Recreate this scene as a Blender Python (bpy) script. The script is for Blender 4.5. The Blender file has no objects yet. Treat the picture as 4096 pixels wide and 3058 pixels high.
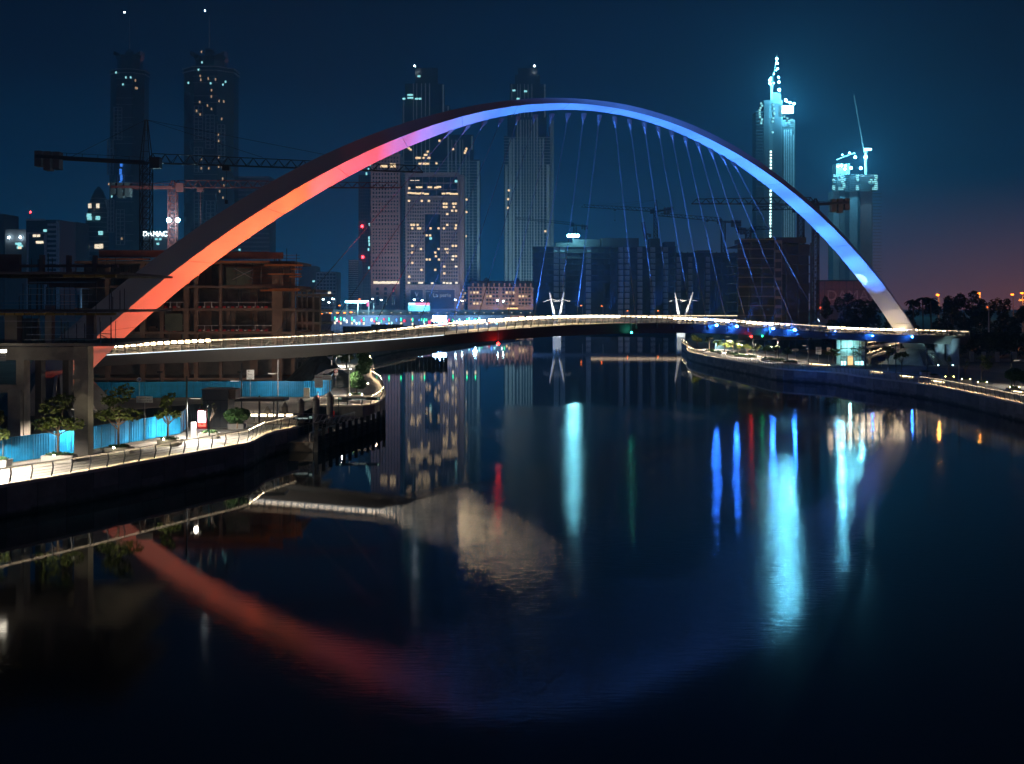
import bpy, bmesh, math, random
import numpy as np
from mathutils import Vector, Matrix
random.seed(7)
sc = bpy.context.scene
C = sc.collection
R = math.radians
# ------------------------------------------------------------------ camera
F, HZ, CX, EYE = 4900.0, 1222.0, 2048.0, 17.0
cd = bpy.data.cameras.new('camera'); cam = bpy.data.objects.new('camera', cd); C.objects.link(cam)
cam.location = (0, 0, EYE); cam.rotation_euler = (R(90), 0, 0)
cd.sensor_width = 36; cd.lens = 36 * F / 4096; cd.shift_y = -(1529 - HZ) / 4096
cd.clip_start = 0.5; cd.clip_end = 9000
sc.camera = cam
# ------------------------------------------------------------------ night sky (city glow low down, warm afterglow to the right)
w = bpy.data.worlds.new('World'); sc.world = w; w.use_nodes = True
nt = w.node_tree; nt.nodes.clear()
def N(t, **k):
    n = nt.nodes.new(t)
    for a, b in k.items(): setattr(n, a, b)
    return n
tc = N('ShaderNodeTexCoord'); sp = N('ShaderNodeSeparateXYZ'); nt.links.new(tc.outputs['Generated'], sp.inputs[0])
rp = N('ShaderNodeValToRGB'); nt.links.new(sp.outputs['Z'], rp.inputs[0])
el = rp.color_ramp.elements
SKY = [(0.0, (.0008, .108, .262)), (.05, (.0006, .079, .200)), (.11, (.0003, .032, .091)), (.18, (.0002, .009, .030)), (.26, (.0001, .0035, .014)), (1.0, (.0001, .0018, .007))]
el[0].position, el[0].color = SKY[0][0], (*SKY[0][1], 1); el[1].position, el[1].color = SKY[-1][0], (*SKY[-1][1], 1)
for p, c in SKY[1:-1]:
    e = el.new(p); e.color = (*c, 1)
# afterglow: horizontal direction factor x elevation falloff
mr = N('ShaderNodeMapRange'); mr.inputs['From Min'].default_value = .02; mr.inputs['From Max'].default_value = .46; nt.links.new(sp.outputs['X'], mr.inputs['Value'])
mz = N('ShaderNodeMapRange'); mz.inputs['From Min'].default_value = -.01; mz.inputs['From Max'].default_value = .10; mz.inputs['To Min'].default_value = 1; mz.inputs['To Max'].default_value = 0
nt.links.new(sp.outputs['Z'], mz.inputs['Value'])
pw = N('ShaderNodeMath', operation='POWER'); pw.inputs[1].default_value = 1.5; nt.links.new(mr.outputs[0], pw.inputs[0])
pz = N('ShaderNodeMath', operation='POWER'); pz.inputs[1].default_value = 1.5; nt.links.new(mz.outputs[0], pz.inputs[0])
mu = N('ShaderNodeMath', operation='MULTIPLY'); nt.links.new(pw.outputs[0], mu.inputs[0]); nt.links.new(pz.outputs[0], mu.inputs[1])
mx = N('ShaderNodeMix', data_type='RGBA'); nt.links.new(mu.outputs[0], mx.inputs['Factor']); nt.links.new(rp.outputs[0], mx.inputs[6]); mx.inputs[7].default_value = (.62, .150, .080, 1)
bg = N('ShaderNodeBackground'); bg.inputs['Strength'].default_value = 1.0; nt.links.new(mx.outputs[2], bg.inputs['Color'])
wo = N('ShaderNodeOutputWorld'); nt.links.new(bg.outputs[0], wo.inputs[0])
# ------------------------------------------------------------------ exposure, sampling
sc.view_settings.view_transform = 'Standard'; sc.view_settings.look = 'None'; sc.view_settings.exposure = 0; sc.view_settings.gamma = 1
cy = sc.cycles
cy.use_denoising = True; cy.max_bounces = 4; cy.diffuse_bounces = 2; cy.glossy_bounces = 2; cy.transmission_bounces = 2; cy.use_adaptive_sampling = True; cy.adaptive_threshold = .04; cy.volume_bounces = 0; cy.transparent_max_bounces = 6
cy.sample_clamp_indirect = 2.0; cy.sample_clamp_direct = 0; cy.caustics_reflective = False; cy.caustics_refractive = False; cy.use_light_tree = True
# ------------------------------------------------------------------ helpers
GZ = 2.7
def P(px, py, d): return Vector(((px - CX) / F * d, d, EYE - (py - HZ) / F * d))
def PX(px, d): return (px - CX) / F * d
def PZ(py, d): return EYE - (py - HZ) / F * d
def G(px, py, z=GZ):
    d = F * (EYE - z) / (py - HZ); return Vector((PX(px, d), d, z))
MATS = {}
def M(name, col, rough=.6, metal=0.0, var=.25, scale=.6, bump=0.0, bscale=8.0, spec=.4):
    if name in MATS: return MATS[name]
    m = bpy.data.materials.new(name); m.use_nodes = True; t = m.node_tree; b = t.nodes['Principled BSDF']
    b.inputs['Roughness'].default_value = rough; b.inputs['Metallic'].default_value = metal; b.inputs['Specular IOR Level'].default_value = spec
    c = t.nodes.new('ShaderNodeTexCoord'); n = t.nodes.new('ShaderNodeTexNoise'); n.inputs['Scale'].default_value = scale; n.inputs['Detail'].default_value = 6; n.inputs['Roughness'].default_value = .65
    t.links.new(c.outputs['Object'], n.inputs['Vector'])
    r = t.nodes.new('ShaderNodeValToRGB'); t.links.new(n.outputs['Fac'], r.inputs[0])
    r.color_ramp.elements[0].position = .3; r.color_ramp.elements[1].position = .7
    r.color_ramp.elements[0].color = (*[x * (1 - var) for x in col], 1); r.color_ramp.elements[1].color = (*[min(1, x * (1 + var)) for x in col], 1)
    t.links.new(r.outputs[0], b.inputs['Base Color'])
    if bump:
        n2 = t.nodes.new('ShaderNodeTexNoise'); n2.inputs['Scale'].default_value = bscale; n2.inputs['Detail'].default_value = 5; t.links.new(c.outputs['Object'], n2.inputs['Vector'])
        bp = t.nodes.new('ShaderNodeBump'); bp.inputs['Strength'].default_value = bump; bp.inputs['Distance'].default_value = .05
        t.links.new(n2.outputs['Fac'], bp.inputs['Height']); t.links.new(bp.outputs[0], b.inputs['Normal'])
    MATS[name] = m; return m
def E(name, col, strength, sample=True):
    if name in MATS: return MATS[name]
    m = bpy.data.materials.new(name); m.use_nodes = True; t = m.node_tree; t.nodes.clear()
    e = t.nodes.new('ShaderNodeEmission'); e.inputs[0].default_value = (*col, 1); e.inputs[1].default_value = strength
    o = t.nodes.new('ShaderNodeOutputMaterial'); t.links.new(e.outputs[0], o.inputs[0])
    if not sample: m.cycles.emission_sampling = 'NONE'
    MATS[name] = m; return m
def tag(o, label=None, cat=None, group=None, kind=None):
    for k, v in (('label', label), ('category', cat), ('group', group), ('kind', kind)):
        if v: o[k] = v
    return o
def wloc(o):
    v = Vector((0, 0, 0))
    while o is not None: v += o.location; o = o.parent
    return v
def thing(name, loc, label=None, cat=None, group=None, parent=None):
    o = bpy.data.objects.new(name, None); C.objects.link(o); o.empty_display_size = .3
    if parent: o.parent = parent; o.location = Vector(loc) - wloc(parent)
    else: o.location = loc
    return tag(o, label, cat, group)
def link(name, me, parent=None, loc=(0, 0, 0), rz=0, scale=None):
    o = bpy.data.objects.new(name, me); C.objects.link(o)
    if parent: o.parent = parent
    o.location = loc; o.rotation_euler = (0, 0, rz)
    if scale: o.scale = scale
    return o
class MB:
    def __init__(s): s.v = []; s.f = []; s.smooth = False
    def add(s, vs, fs):
        b = len(s.v); s.v += [tuple(x) for x in vs]; s.f += [tuple(b + i for i in f) for f in fs]; return s
    def box(s, x0, x1, y0, y1, z0, z1):
        return s.add([(x0, y0, z0), (x1, y0, z0), (x1, y1, z0), (x0, y1, z0), (x0, y0, z1), (x1, y0, z1), (x1, y1, z1), (x0, y1, z1)],
                     [(0, 3, 2, 1), (4, 5, 6, 7), (0, 1, 5, 4), (1, 2, 6, 5), (2, 3, 7, 6), (3, 0, 4, 7)])
    def bar(s, p, q, w, h=None):
        p, q = Vector(p), Vector(q); h = h or w; d = (q - p)
        if d.length < 1e-6: return s
        d.normalize(); up = Vector((0, 0, 1)) if abs(d.z) < .95 else Vector((0, 1, 0))
        a = d.cross(up).normalized() * w / 2; b = a.cross(d).normalized() * h / 2
        return s.add([p - a - b, p + a - b, p + a + b, p - a + b, q - a - b, q + a - b, q + a + b, q - a + b],
                     [(0, 1, 2, 3), (7, 6, 5, 4), (0, 4, 5, 1), (1, 5, 6, 2), (2, 6, 7, 3), (3, 7, 4, 0)])
    def tube(s, pts, rad, n=6):
        pts = [Vector(p) for p in pts]; rad = rad if isinstance(rad, (list, tuple)) else [rad] * len(pts); rings = []
        for i, p in enumerate(pts):
            d = (pts[min(i + 1, len(pts) - 1)] - pts[max(i - 1, 0)]).normalized(); up = Vector((0, 0, 1)) if abs(d.z) < .9 else Vector((0, 1, 0))
            a = d.cross(up).normalized(); b = a.cross(d).normalized()
            rings.append([p + (a * math.cos(2 * math.pi * k / n) + b * math.sin(2 * math.pi * k / n)) * rad[i] for k in range(n)])
        return s.loft(rings, True)
    def loft(s, rings, cap=True):
        n = len(rings[0]); b = len(s.v); s.v += [tuple(x) for r in rings for x in r]
        for i in range(len(rings) - 1):
            for k in range(n):
                k2 = (k + 1) % n; s.f.append((b + i * n + k, b + i * n + k2, b + (i + 1) * n + k2, b + (i + 1) * n + k))
        if cap: s.f.append(tuple(b + k for k in reversed(range(n)))); s.f.append(tuple(b + (len(rings) - 1) * n + k for k in range(n)))
        return s
    def lathe(s, c, prof, n=12):
        c = Vector(c); return s.loft([[c + Vector((r * math.cos(2 * math.pi * k / n), r * math.sin(2 * math.pi * k / n), z)) for k in range(n)] for r, z in prof])
    def prism(s, poly, z0, z1):
        n = len(poly); return s.loft([[(x, y, z0) for x, y in poly], [(x, y, z1) for x, y in poly]])
    def mesh(s, name, mat, off=(0, 0, 0), fix=False):
        me = bpy.data.meshes.new(name); off = Vector(off)
        me.from_pydata([tuple(Vector(v) - off) for v in s.v], [], s.f); me.materials.append(mat)
        if fix:
            bm = bmesh.new(); bm.from_mesh(me); bmesh.ops.recalc_face_normals(bm, faces=bm.faces); bm.to_mesh(me); bm.free()
        if s.smooth: me.polygons.foreach_set('use_smooth', [True] * len(me.polygons))
        me.update(); return me
    def build(s, name, mat, parent=None, fix=False, base=None):
        off = wloc(parent) if parent else Vector(base if base is not None else (0, 0, 0))
        o = link(name, s.mesh(name, mat, off, fix), parent)
        if parent is None: o.location = off
        return o
def box(name, mat, parent, *a): return MB().box(*a).build(name, mat, parent)
def text_mesh(name, s, size, mat, thick=0.0, align='CENTER'):
    cu = bpy.data.curves.new(name, 'FONT'); cu.body = s; cu.size = size; cu.align_x = align; cu.align_y = 'CENTER'; cu.extrude = thick; cu.resolution_u = 3
    o = bpy.data.objects.new(name, cu); me = bpy.data.meshes.new_from_object(o); bpy.data.objects.remove(o)
    me.materials.clear(); me.materials.append(mat); me.name = name; return me
def text(name, s, size, mat, parent, loc, thick=.01, width=None, squash=None):
    me = text_mesh(name, s, size, mat, thick); o = link(name, me, parent, Vector(loc) - (wloc(parent) if parent else Vector((0, 0, 0)))); o.rotation_euler = (R(90), 0, 0)
    if width:
        xs = [v.co.x for v in me.vertices]; k = width / max(1e-6, max(xs) - min(xs)); o.scale = (k, k if not squash else squash, 1)
    return o
def lerp(a, b, t): return a + (b - a) * t
def smooth_line(pts, step):
    """resample a polyline (Catmull-Rom) at even spacing"""
    p = [Vector(x) for x in pts]; p = [p[0] * 2 - p[1]] + p + [p[-1] * 2 - p[-2]]; out = []
    for i in range(1, len(p) - 2):
        for k in range(12):
            t = k / 12; a, b, c, d = p[i - 1], p[i], p[i + 1], p[i + 2]
            out.append(.5 * ((2 * b) + (c - a) * t + (2 * a - 5 * b + 4 * c - d) * t * t + (3 * b - a - 3 * c + d) * t ** 3))
    out.append(p[-2]); return even(out, step)
def even(out, step):
    out = [Vector(o) for o in out]; L = [0]
    for a, b in zip(out, out[1:]): L.append(L[-1] + (b - a).length)
    n = max(1, round(L[-1] / step)); A = np.array([list(o) for o in out]); s = np.linspace(0, L[-1], n + 1)
    return [Vector((np.interp(q, L, A[:, 0]), np.interp(q, L, A[:, 1]), np.interp(q, L, A[:, 2]))) for q in s]
def side_of(pts, i, sgn):
    a, b = pts[max(i - 1, 0)], pts[min(i + 1, len(pts) - 1)]; d = (b - a); d.z = 0; d.normalize(); return Vector((d.y, -d.x, 0)) * sgn
def offset_line(pts, o, dz=0, sgn=1): return [p + side_of(pts, i, sgn) * o + Vector((0, 0, dz)) for i, p in enumerate(pts)]
# shared materials
concrete = M('concrete', (.30, .27, .235), .85, var=.3, scale=.5, bump=.4)
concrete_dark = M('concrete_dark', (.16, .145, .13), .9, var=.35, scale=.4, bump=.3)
paving = M('paving', (.42, .39, .35), .8, var=.15, scale=.8, bump=.2)
coping_m = M('coping_stone', (.55, .50, .42), .7, var=.14, scale=1.5)
asphalt = M('asphalt', (.055, .055, .057), .8, var=.3, scale=.3)
dirt = M('dirt', (.15, .125, .10), .95, var=.4, scale=.2)
steel = M('steel', (.45, .44, .42), .35, .8, var=.1)
steel_dark = M('steel_dark', (.06, .06, .065), .5, .4, var=.2)
white_steel = M('white_steel', (.78, .78, .76), .45, var=.05, scale=.15)
black_m = M('black_paint', (.02, .02, .022), .6, var=.3)
glass_dark = M('glass_dark', (.012, .022, .032), .08, 0, var=.3, scale=.1, spec=.8)
bark = M('bark', (.16, .11, .075), .9, var=.4, scale=6)
leaf_a = M('leaf_olive', (.10, .13, .026), .6, var=.5, scale=1.5)
leaf_b = M('leaf_green', (.035, .085, .022), .55, var=.5, scale=1.5)
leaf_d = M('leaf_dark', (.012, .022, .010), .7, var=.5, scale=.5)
grass_m = M('grass', (.06, .12, .02), .8, var=.5, scale=4)
sign_white = M('sign_white', (.75, .75, .74), .5, var=.06)
sign_red = M('sign_red', (.55, .03, .03), .5, var=.05)
sign_blue = M('sign_blue', (.02, .12, .42), .5, var=.05)
sign_ink = M('sign_ink', (.03, .03, .035), .6, var=.05)
# ------------------------------------------------------------------ water
def water_material():
    m = bpy.data.materials.new('water'); m.use_nodes = True; t = m.node_tree; b = t.nodes['Principled BSDF']
    b.inputs['Base Color'].default_value = (.0015, .004, .006, 1); b.inputs['IOR'].default_value = 1.33; b.inputs['Specular IOR Level'].default_value = .5
    L = t.links.new; n = t.nodes.new
    g = n('ShaderNodeNewGeometry')
    # wind-ruffled water in mid-channel and towards the viewer, glassy water sheltered by the banks
    def noise(sc_, det, dist=0.0):
        mp = n('ShaderNodeMapping'); mp.inputs['Scale'].default_value = sc_; L(g.outputs['Position'], mp.inputs[0])
        z = n('ShaderNodeTexNoise'); z.inputs['Scale'].default_value = 1; z.inputs['Detail'].default_value = det; z.inputs['Distortion'].default_value = dist; L(mp.outputs[0], z.inputs['Vector']); return z.outputs['Fac']
    def rng(v, a_, b_, c_=0.0, d_=1.0, smooth=True):
        q = n('ShaderNodeMapRange'); q.interpolation_type = 'SMOOTHSTEP' if smooth else 'LINEAR'
        for k_, x_ in zip(('From Min', 'From Max', 'To Min', 'To Max'), (a_, b_, c_, d_)): q.inputs[k_].default_value = x_
        L(v, q.inputs['Value']); return q.outputs[0]
    def op(o_, a_, b_):
        q = n('ShaderNodeMath'); q.operation = o_
        for i_, x_ in enumerate((a_, b_)):
            if isinstance(x_, (int, float)): q.inputs[i_].default_value = x_
            else: L(x_, q.inputs[i_])
        return q.outputs[0]
    sx = n('ShaderNodeSeparateXYZ'); L(g.outputs['Position'], sx.inputs[0])
    n1 = noise((.05, .02, 1), 4, .8); n2_ = noise((.012, .012, 1), 2)
    X_ = op('ADD', sx.outputs['X'], op('MULTIPLY', op('SUBTRACT', n1, .5), 26)); Y_ = op('ADD', sx.outputs['Y'], op('MULTIPLY', op('SUBTRACT', n1, .5), 70))
    za = op('MULTIPLY', op('MULTIPLY', rng(X_, -9, 1), rng(op('SUBTRACT', X_, op('MULTIPLY', sx.outputs['Y'], .238)), 5, -4, .42, 1.0)), op('MULTIPLY', rng(Y_, 218, 190), rng(Y_, 48, 74)))
    za = op('MULTIPLY', za, rng(n2_, .3, .6, .5, 1.0)); zb = rng(Y_, 80, 52)
    L(op('ADD', op('ADD', op('MULTIPLY', za, .058), op('MULTIPLY', zb, .066)), .024), b.inputs['Roughness'])
    m2 = n('ShaderNodeMapping'); m2.inputs['Scale'].default_value = (.9, 3.4, 1); m2.inputs['Rotation'].default_value = (0, 0, .25); L(g.outputs['Position'], m2.inputs[0])
    w1 = n('ShaderNodeTexNoise'); w1.inputs['Scale'].default_value = .9; w1.inputs['Detail'].default_value = 4; w1.inputs['Roughness'].default_value = .6; L(m2.outputs[0], w1.inputs['Vector'])
    bp = n('ShaderNodeBump'); bp.inputs['Distance'].default_value = .35; L(op('ADD', op('ADD', op('MULTIPLY', za, .062), op('MULTIPLY', zb, .008)), .003), bp.inputs['Strength']); L(w1.outputs['Fac'], bp.inputs['Height']); L(bp.outputs[0], b.inputs['Normal'])
    return m
o = MB().add([(-420, -120, 0), (420, -120, 0), (420, 1000, 0), (-420, 1000, 0)], [(0, 1, 2, 3)]).build('water', water_material()); tag(o, kind='structure')
# ------------------------------------------------------------------ banks
left_quay = [(-62, -120, GZ), (-52, 40, GZ), (-45.5, 80, GZ)] + [G(*p) for p in ((0, 1940), (220, 1905), (440, 1868), (620, 1836), (800, 1804), (995, 1771), (1067, 1733), (1194, 1704))]
recess = [G(1180, 1660), G(1277, 1621), G(1472, 1619), G(1520, 1600), G(1537, 1583), G(1540, 1567), G(1525, 1531), G(1494, 1509), Vector((-34, 300, GZ)), Vector((-43, 360, GZ)), Vector((-45, 405, GZ)), Vector((-41, 449, GZ)), Vector((-17, 569, GZ)), Vector((2, 660, GZ)), Vector((7, 700, GZ)), Vector((-8, 740, GZ)), Vector((-120, 765, GZ))]
right_quay = [Vector((64, -120, GZ)), Vector((69, 60, GZ)), Vector((73, 130, GZ))] + [G(*p) for p in ((4096, 1616), (3847, 1563), (3677, 1533), (3465, 1508), (3319, 1488), (3113, 1475), (3011, 1457), (2867, 1432), (2758, 1407), (2746, 1385))] + [Vector((65, 470, GZ)), Vector((80, 555, GZ)), Vector((95, 640, GZ)), Vector((112, 720, GZ)), Vector((70, 765, GZ))]
lq = [Vector(v) for v in left_quay]; rc = [Vector(v) for v in recess]
def sheet(name, pts, mat, z=None, kind='structure'):
    me = bpy.data.meshes.new(name); bm = bmesh.new(); f = bm.faces.new([bm.verts.new((p[0], p[1], p[2] if z is None else z)) for p in pts])
    bm.normal_update()
    if f.normal.z < 0: f.normal_flip()
    bmesh.ops.triangulate(bm, faces=bm.faces[:]); bm.to_mesh(me); bm.free(); me.materials.append(mat); o = link(name, me); return tag(o, kind=kind)
far_y = 770
gl = lq + rc + [Vector((-120, 4000, GZ)), Vector((-2600, 4000, GZ)), Vector((-2600, -120, GZ))]
sheet('ground_left', gl, dirt)
gr = right_quay + [Vector((-119.9, 768, GZ)), Vector((-119.9, 4000, GZ)), Vector((2600, 4000, GZ)), Vector((2600, -120, GZ))]
sheet('ground_right', gr, dirt)
# quay walls: block courses as separate panels, coping on top
def quay_wall(name, label, pts, mat, sgn, panel=3.2, parts=True):
    pts = even(pts, panel); root = thing(name, (pts[0].x, pts[0].y, 0), label, 'quay wall')
    back = MB()
    for a, b, i in zip(pts, pts[1:], range(len(pts))):
        n = side_of(pts, i, sgn)
        g = (b - a).normalized() * .045
        q = [a - n * .10, b - n * .10, b - n * .9, a - n * .9]
        back.add([(p.x, p.y, -.6) for p in q] + [(p.x, p.y, GZ - .26) for p in q], [(0, 1, 5, 4), (1, 2, 6, 5), (2, 3, 7, 6), (3, 0, 4, 7), (4, 5, 6, 7)])
        for z0, z1 in ((-.5, 1.02), (1.05, GZ - .25)):
            aa, bb = a + g, b - g; j = random.uniform(-.012, .012)
            q = [aa + n * j, bb + n * j, bb - n * .09, aa - n * .09]
            MB().add([(p.x, p.y, z0) for p in q] + [(p.x, p.y, z1) for p in q], [(3, 2, 1, 0), (4, 5, 6, 7), (0, 1, 5, 4), (1, 2, 6, 5), (2, 3, 7, 6), (3, 0, 4, 7)]).build('wall_panel', random.choice(mat), root, fix=True)
    back.build('backing', concrete_dark, root, fix=True)
    cop = MB(); A = offset_line(pts, .12, 0, sgn); B = offset_line(pts, -1.0, 0, sgn)
    for i in range(len(pts) - 1):
        q = [A[i], A[i + 1], B[i + 1], B[i]]
        cop.add([(p.x, p.y, GZ - .24) for p in q] + [(p.x, p.y, GZ + .012) for p in q], [(3, 2, 1, 0), (4, 5, 6, 7), (0, 1, 5, 4), (1, 2, 6, 5), (2, 3, 7, 6), (3, 0, 4, 7)])
    cop.build('coping', coping_m, root, fix=True)
    return root
def wall_mat(name, col):
    m = M(name, col, .8, var=.35, scale=.5, bump=.5); t = m.node_tree; b = t.nodes['Principled BSDF']; src = b.inputs['Base Color'].links[0].from_socket
    g = t.nodes.new('ShaderNodeNewGeometry'); sz = t.nodes.new('ShaderNodeSeparateXYZ'); t.links.new(g.outputs['Position'], sz.inputs[0]); nz = t.nodes.new('ShaderNodeTexNoise'); nz.inputs['Scale'].default_value = .7; nz.inputs['Detail'].default_value = 5; t.links.new(g.outputs['Position'], nz.inputs['Vector'])
    ad = t.nodes.new('ShaderNodeMath'); ad.operation = 'MULTIPLY_ADD'; ad.inputs[1].default_value = -1.1; t.links.new(nz.outputs['Fac'], ad.inputs[0]); t.links.new(sz.outputs['Z'], ad.inputs[2])
    rg_ = t.nodes.new('ShaderNodeMapRange'); rg_.inputs['From Min'].default_value = .0; rg_.inputs['From Max'].default_value = -.4; t.links.new(ad.outputs[0], rg_.inputs['Value'])
    mx_ = t.nodes.new('ShaderNodeMix'); mx_.data_type = 'RGBA'; t.links.new(rg_.outputs[0], mx_.inputs['Factor']); t.links.new(src, mx_.inputs[6]); mx_.inputs[7].default_value = (.03, .035, .02, 1); t.links.new(mx_.outputs[2], b.inputs['Base Color']); return m
wallstone = [wall_mat('quay_stone_%s' % k, c) for k, c in (('a', (.25, .235, .21)), ('b', (.20, .19, .17)), ('c', (.155, .15, .14)))]
quay_wall('quay_wall', 'pale panelled quay wall below the lit railing along the blue hoarding', lq[2:], wallstone, 1)
quay_wall('quay_wall', 'quay wall of the recess and curved headland behind the landing stage', smooth_line(rc[1:8], 2), wallstone, 1)
quay_wall('quay_wall', 'far quay wall running away under the bridge beyond the headland', rc[7:14], wallstone, 1, 9)
quay_wall('quay_wall', 'quay wall of grey stone blocks on the bank with the glass lift', smooth_line(right_quay[2:14], 3), wallstone, -1)
# promenade paving strips
def strip(name, pts, w0, w1, mat, sgn, z, slab=None):
    a = offset_line(pts, -w0, 0, sgn); b = offset_line(pts, -w1, 0, sgn); mb = MB()
    for i in range(len(pts) - 1): mb.add([(p.x, p.y, z) for p in (a[i], a[i + 1], b[i + 1], b[i])], [(0, 1, 2, 3)])
    return tag(mb.build(name, mat, fix=False), kind='structure')
def tiled(col, joint):
    m = bpy.data.materials.new('paving_slabs'); m.use_nodes = True; t = m.node_tree; b = t.nodes['Principled BSDF']; b.inputs['Roughness'].default_value = .75
    g = t.nodes.new('ShaderNodeNewGeometry'); br = t.nodes.new('ShaderNodeTexBrick'); br.inputs['Scale'].default_value = 1; br.inputs['Brick Width'].default_value = 1.2; br.inputs['Row Height'].default_value = .6; br.inputs['Mortar Size'].default_value = .015
    br.inputs['Color1'].default_value = (*col, 1); br.inputs['Color2'].default_value = (*[c * .8 for c in col], 1); br.inputs['Mortar'].default_value = (*joint, 1)
    t.links.new(g.outputs['Position'], br.inputs['Vector']); nz = t.nodes.new('ShaderNodeTexNoise'); nz.inputs['Scale'].default_value = .4; nz.inputs['Detail'].default_value = 6
    mx = t.nodes.new('ShaderNodeMix'); mx.data_type = 'RGBA'; mx.blend_type = 'MULTIPLY'; mx.inputs['Factor'].default_value = .7; t.links.new(g.outputs['Position'], nz.inputs['Vector'])
    rm = t.nodes.new('ShaderNodeValToRGB'); rm.color_ramp.elements[0].color = (.55, .55, .55, 1); rm.color_ramp.elements[1].color = (1.2, 1.2, 1.2, 1); t.links.new(nz.outputs['Fac'], rm.inputs[0])
    t.links.new(br.outputs['Color'], mx.inputs[6]); t.links.new(rm.outputs[0], mx.inputs[7]); t.links.new(mx.outputs[2], b.inputs['Base Color']); return m
slabs = tiled((.40, .37, .33), (.15, .14, .12))
strip('promenade_path', lq[1:], 1.0, 9.5, slabs, 1, GZ + .006)
strip('headland_path', smooth_line(rc[1:9], 4), 1.0, 12, slabs, 1, GZ + .010)
strip('far_promenade_path', rc[8:14], 1.0, 12, slabs, 1, GZ + .014)
strip('bank_promenade_path', smooth_line(right_quay[1:16], 5), 1.0, 14, slabs, -1, GZ + .006)
strip('cycle_track', smooth_line(right_quay[1:14], 5), 18, 34, asphalt, -1, GZ + .010)
# ------------------------------------------------------------------ railings
led_warm = E('led_warm', (1, .76, .47), 140)
led_dim = E('led_dim', (1, .78, .50), 9)
def post_mesh(name, h, mat, lean=.20, t=.07, w=.10):
    prof = [(0, 0), (lean, h * .58), (lean * .55, h)]; mb = MB()
    for (x0, z0), (x1, z1) in zip(prof, prof[1:]): mb.bar((x0, 0, z0), (x1, 0, z1 + .02), t, w)
    return mb.mesh(name, mat)
def railing(root, pts, sgn, h=1.25, spacing=2.0, wires=6, mat=steel_dark, led=None, lean=.2, led_side=-1, wr=.014, hand=.05, postmat=None):
    """posts are copies of one mesh; wires and handrail follow the line; sgn = outward side"""
    q = even(pts, spacing); me = post_mesh('post', h, postmat or mat, lean); base = wloc(root)
    for i, p in enumerate(q):
        s = side_of(q, i, sgn); link('post', me, root, p - base, math.atan2(s.y, s.x))
    for k in range(wires):
        f = (k + .6) / (wires + .2); x = lean * (f / .58) if f < .58 else lean * (1 - .45 * (f - .58) / .42)
        MB().tube(offset_line(q, x, h * f, sgn), wr, 4).build('rail_wire', mat, root)
    MB().tube(offset_line(q, lean * .55, h, sgn), hand, 6).build('handrail', mat, root)
    if led:
        A = offset_line(q, lean * .55 - .024, h - hand - .012, sgn); B = offset_line(q, lean * .55 + .024, h - hand - .012, sgn); mb = MB()
        for i in range(len(q) - 1): mb.add([A[i], B[i], B[i + 1], A[i + 1]], [(0, 1, 2, 3)])
        mb.build('light_strip', led, root)
        lipm = MB()
        for off in (-.03, .03):
            A = offset_line(q, lean * .55 + off, h - hand, sgn); B = [p - Vector((0, 0, .045)) for p in A]
            for i in range(len(q) - 1): lipm.add([A[i], A[i + 1], B[i + 1], B[i]], [(0, 1, 2, 3)])
        lipm.build('lamp_channel', mat, root)
    return q
def rail_thing(label, pts, sgn, **k):
    root = thing('promenade_railing', pts[0], label, 'railing'); railing(root, pts, sgn, **k); return root
Z = Vector((0, 0, .012))
rail_thing('kinked steel railing with warm light on the quay beside the near blue hoarding', [p + Z for p in offset_line(lq[2:6], -.35)] , 1, h=1.25, spacing=2.1, led=led_warm, wires=5)
rail_thing('kinked steel railing with warm light running from the quay notch to the landing stage', [p + Z for p in offset_line(lq[5:], -.35)], 1, h=1.25, spacing=2.1, led=led_warm, wires=5)
rail_thing('lit steel railing round the curved headland under the green trees', [p + Z for p in offset_line(smooth_line(rc[1:8], 1), -.35)], 1, h=1.2, spacing=2.0, led=led_warm, wires=5)
rail_thing('far lit railing on the bank seen beyond the bridge deck', [p + Z for p in offset_line(rc[7:14], -.35)], 1, h=1.2, spacing=4, led=led_warm, wires=3, wr=.03)
rq = offset_line(smooth_line(right_quay[2:14], 1), -.35, .012, -1)
i0 = min(range(len(rq)), key=lambda i: abs(rq[i].y - 226)); i1 = min(range(len(rq)), key=lambda i: abs(rq[i].y - 335))
rail_thing('brightly lit railing on the bank beside the planters with small trees', rq[:i0 + 1], -1, h=1.25, spacing=2.1, led=led_warm, wires=5)
rail_thing('unlit railing on the bank in front of the glass lift', rq[i0:i1 + 1], -1, h=1.25, spacing=2.1, led=None, wires=5, mat=M('rail_bronze', (.30, .25, .2), .5, .6))
rail_thing('warm lit railing curving round the tip of the bank with trees', rq[i1:], -1, h=1.25, spacing=2.5, led=led_warm, wires=4)
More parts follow.
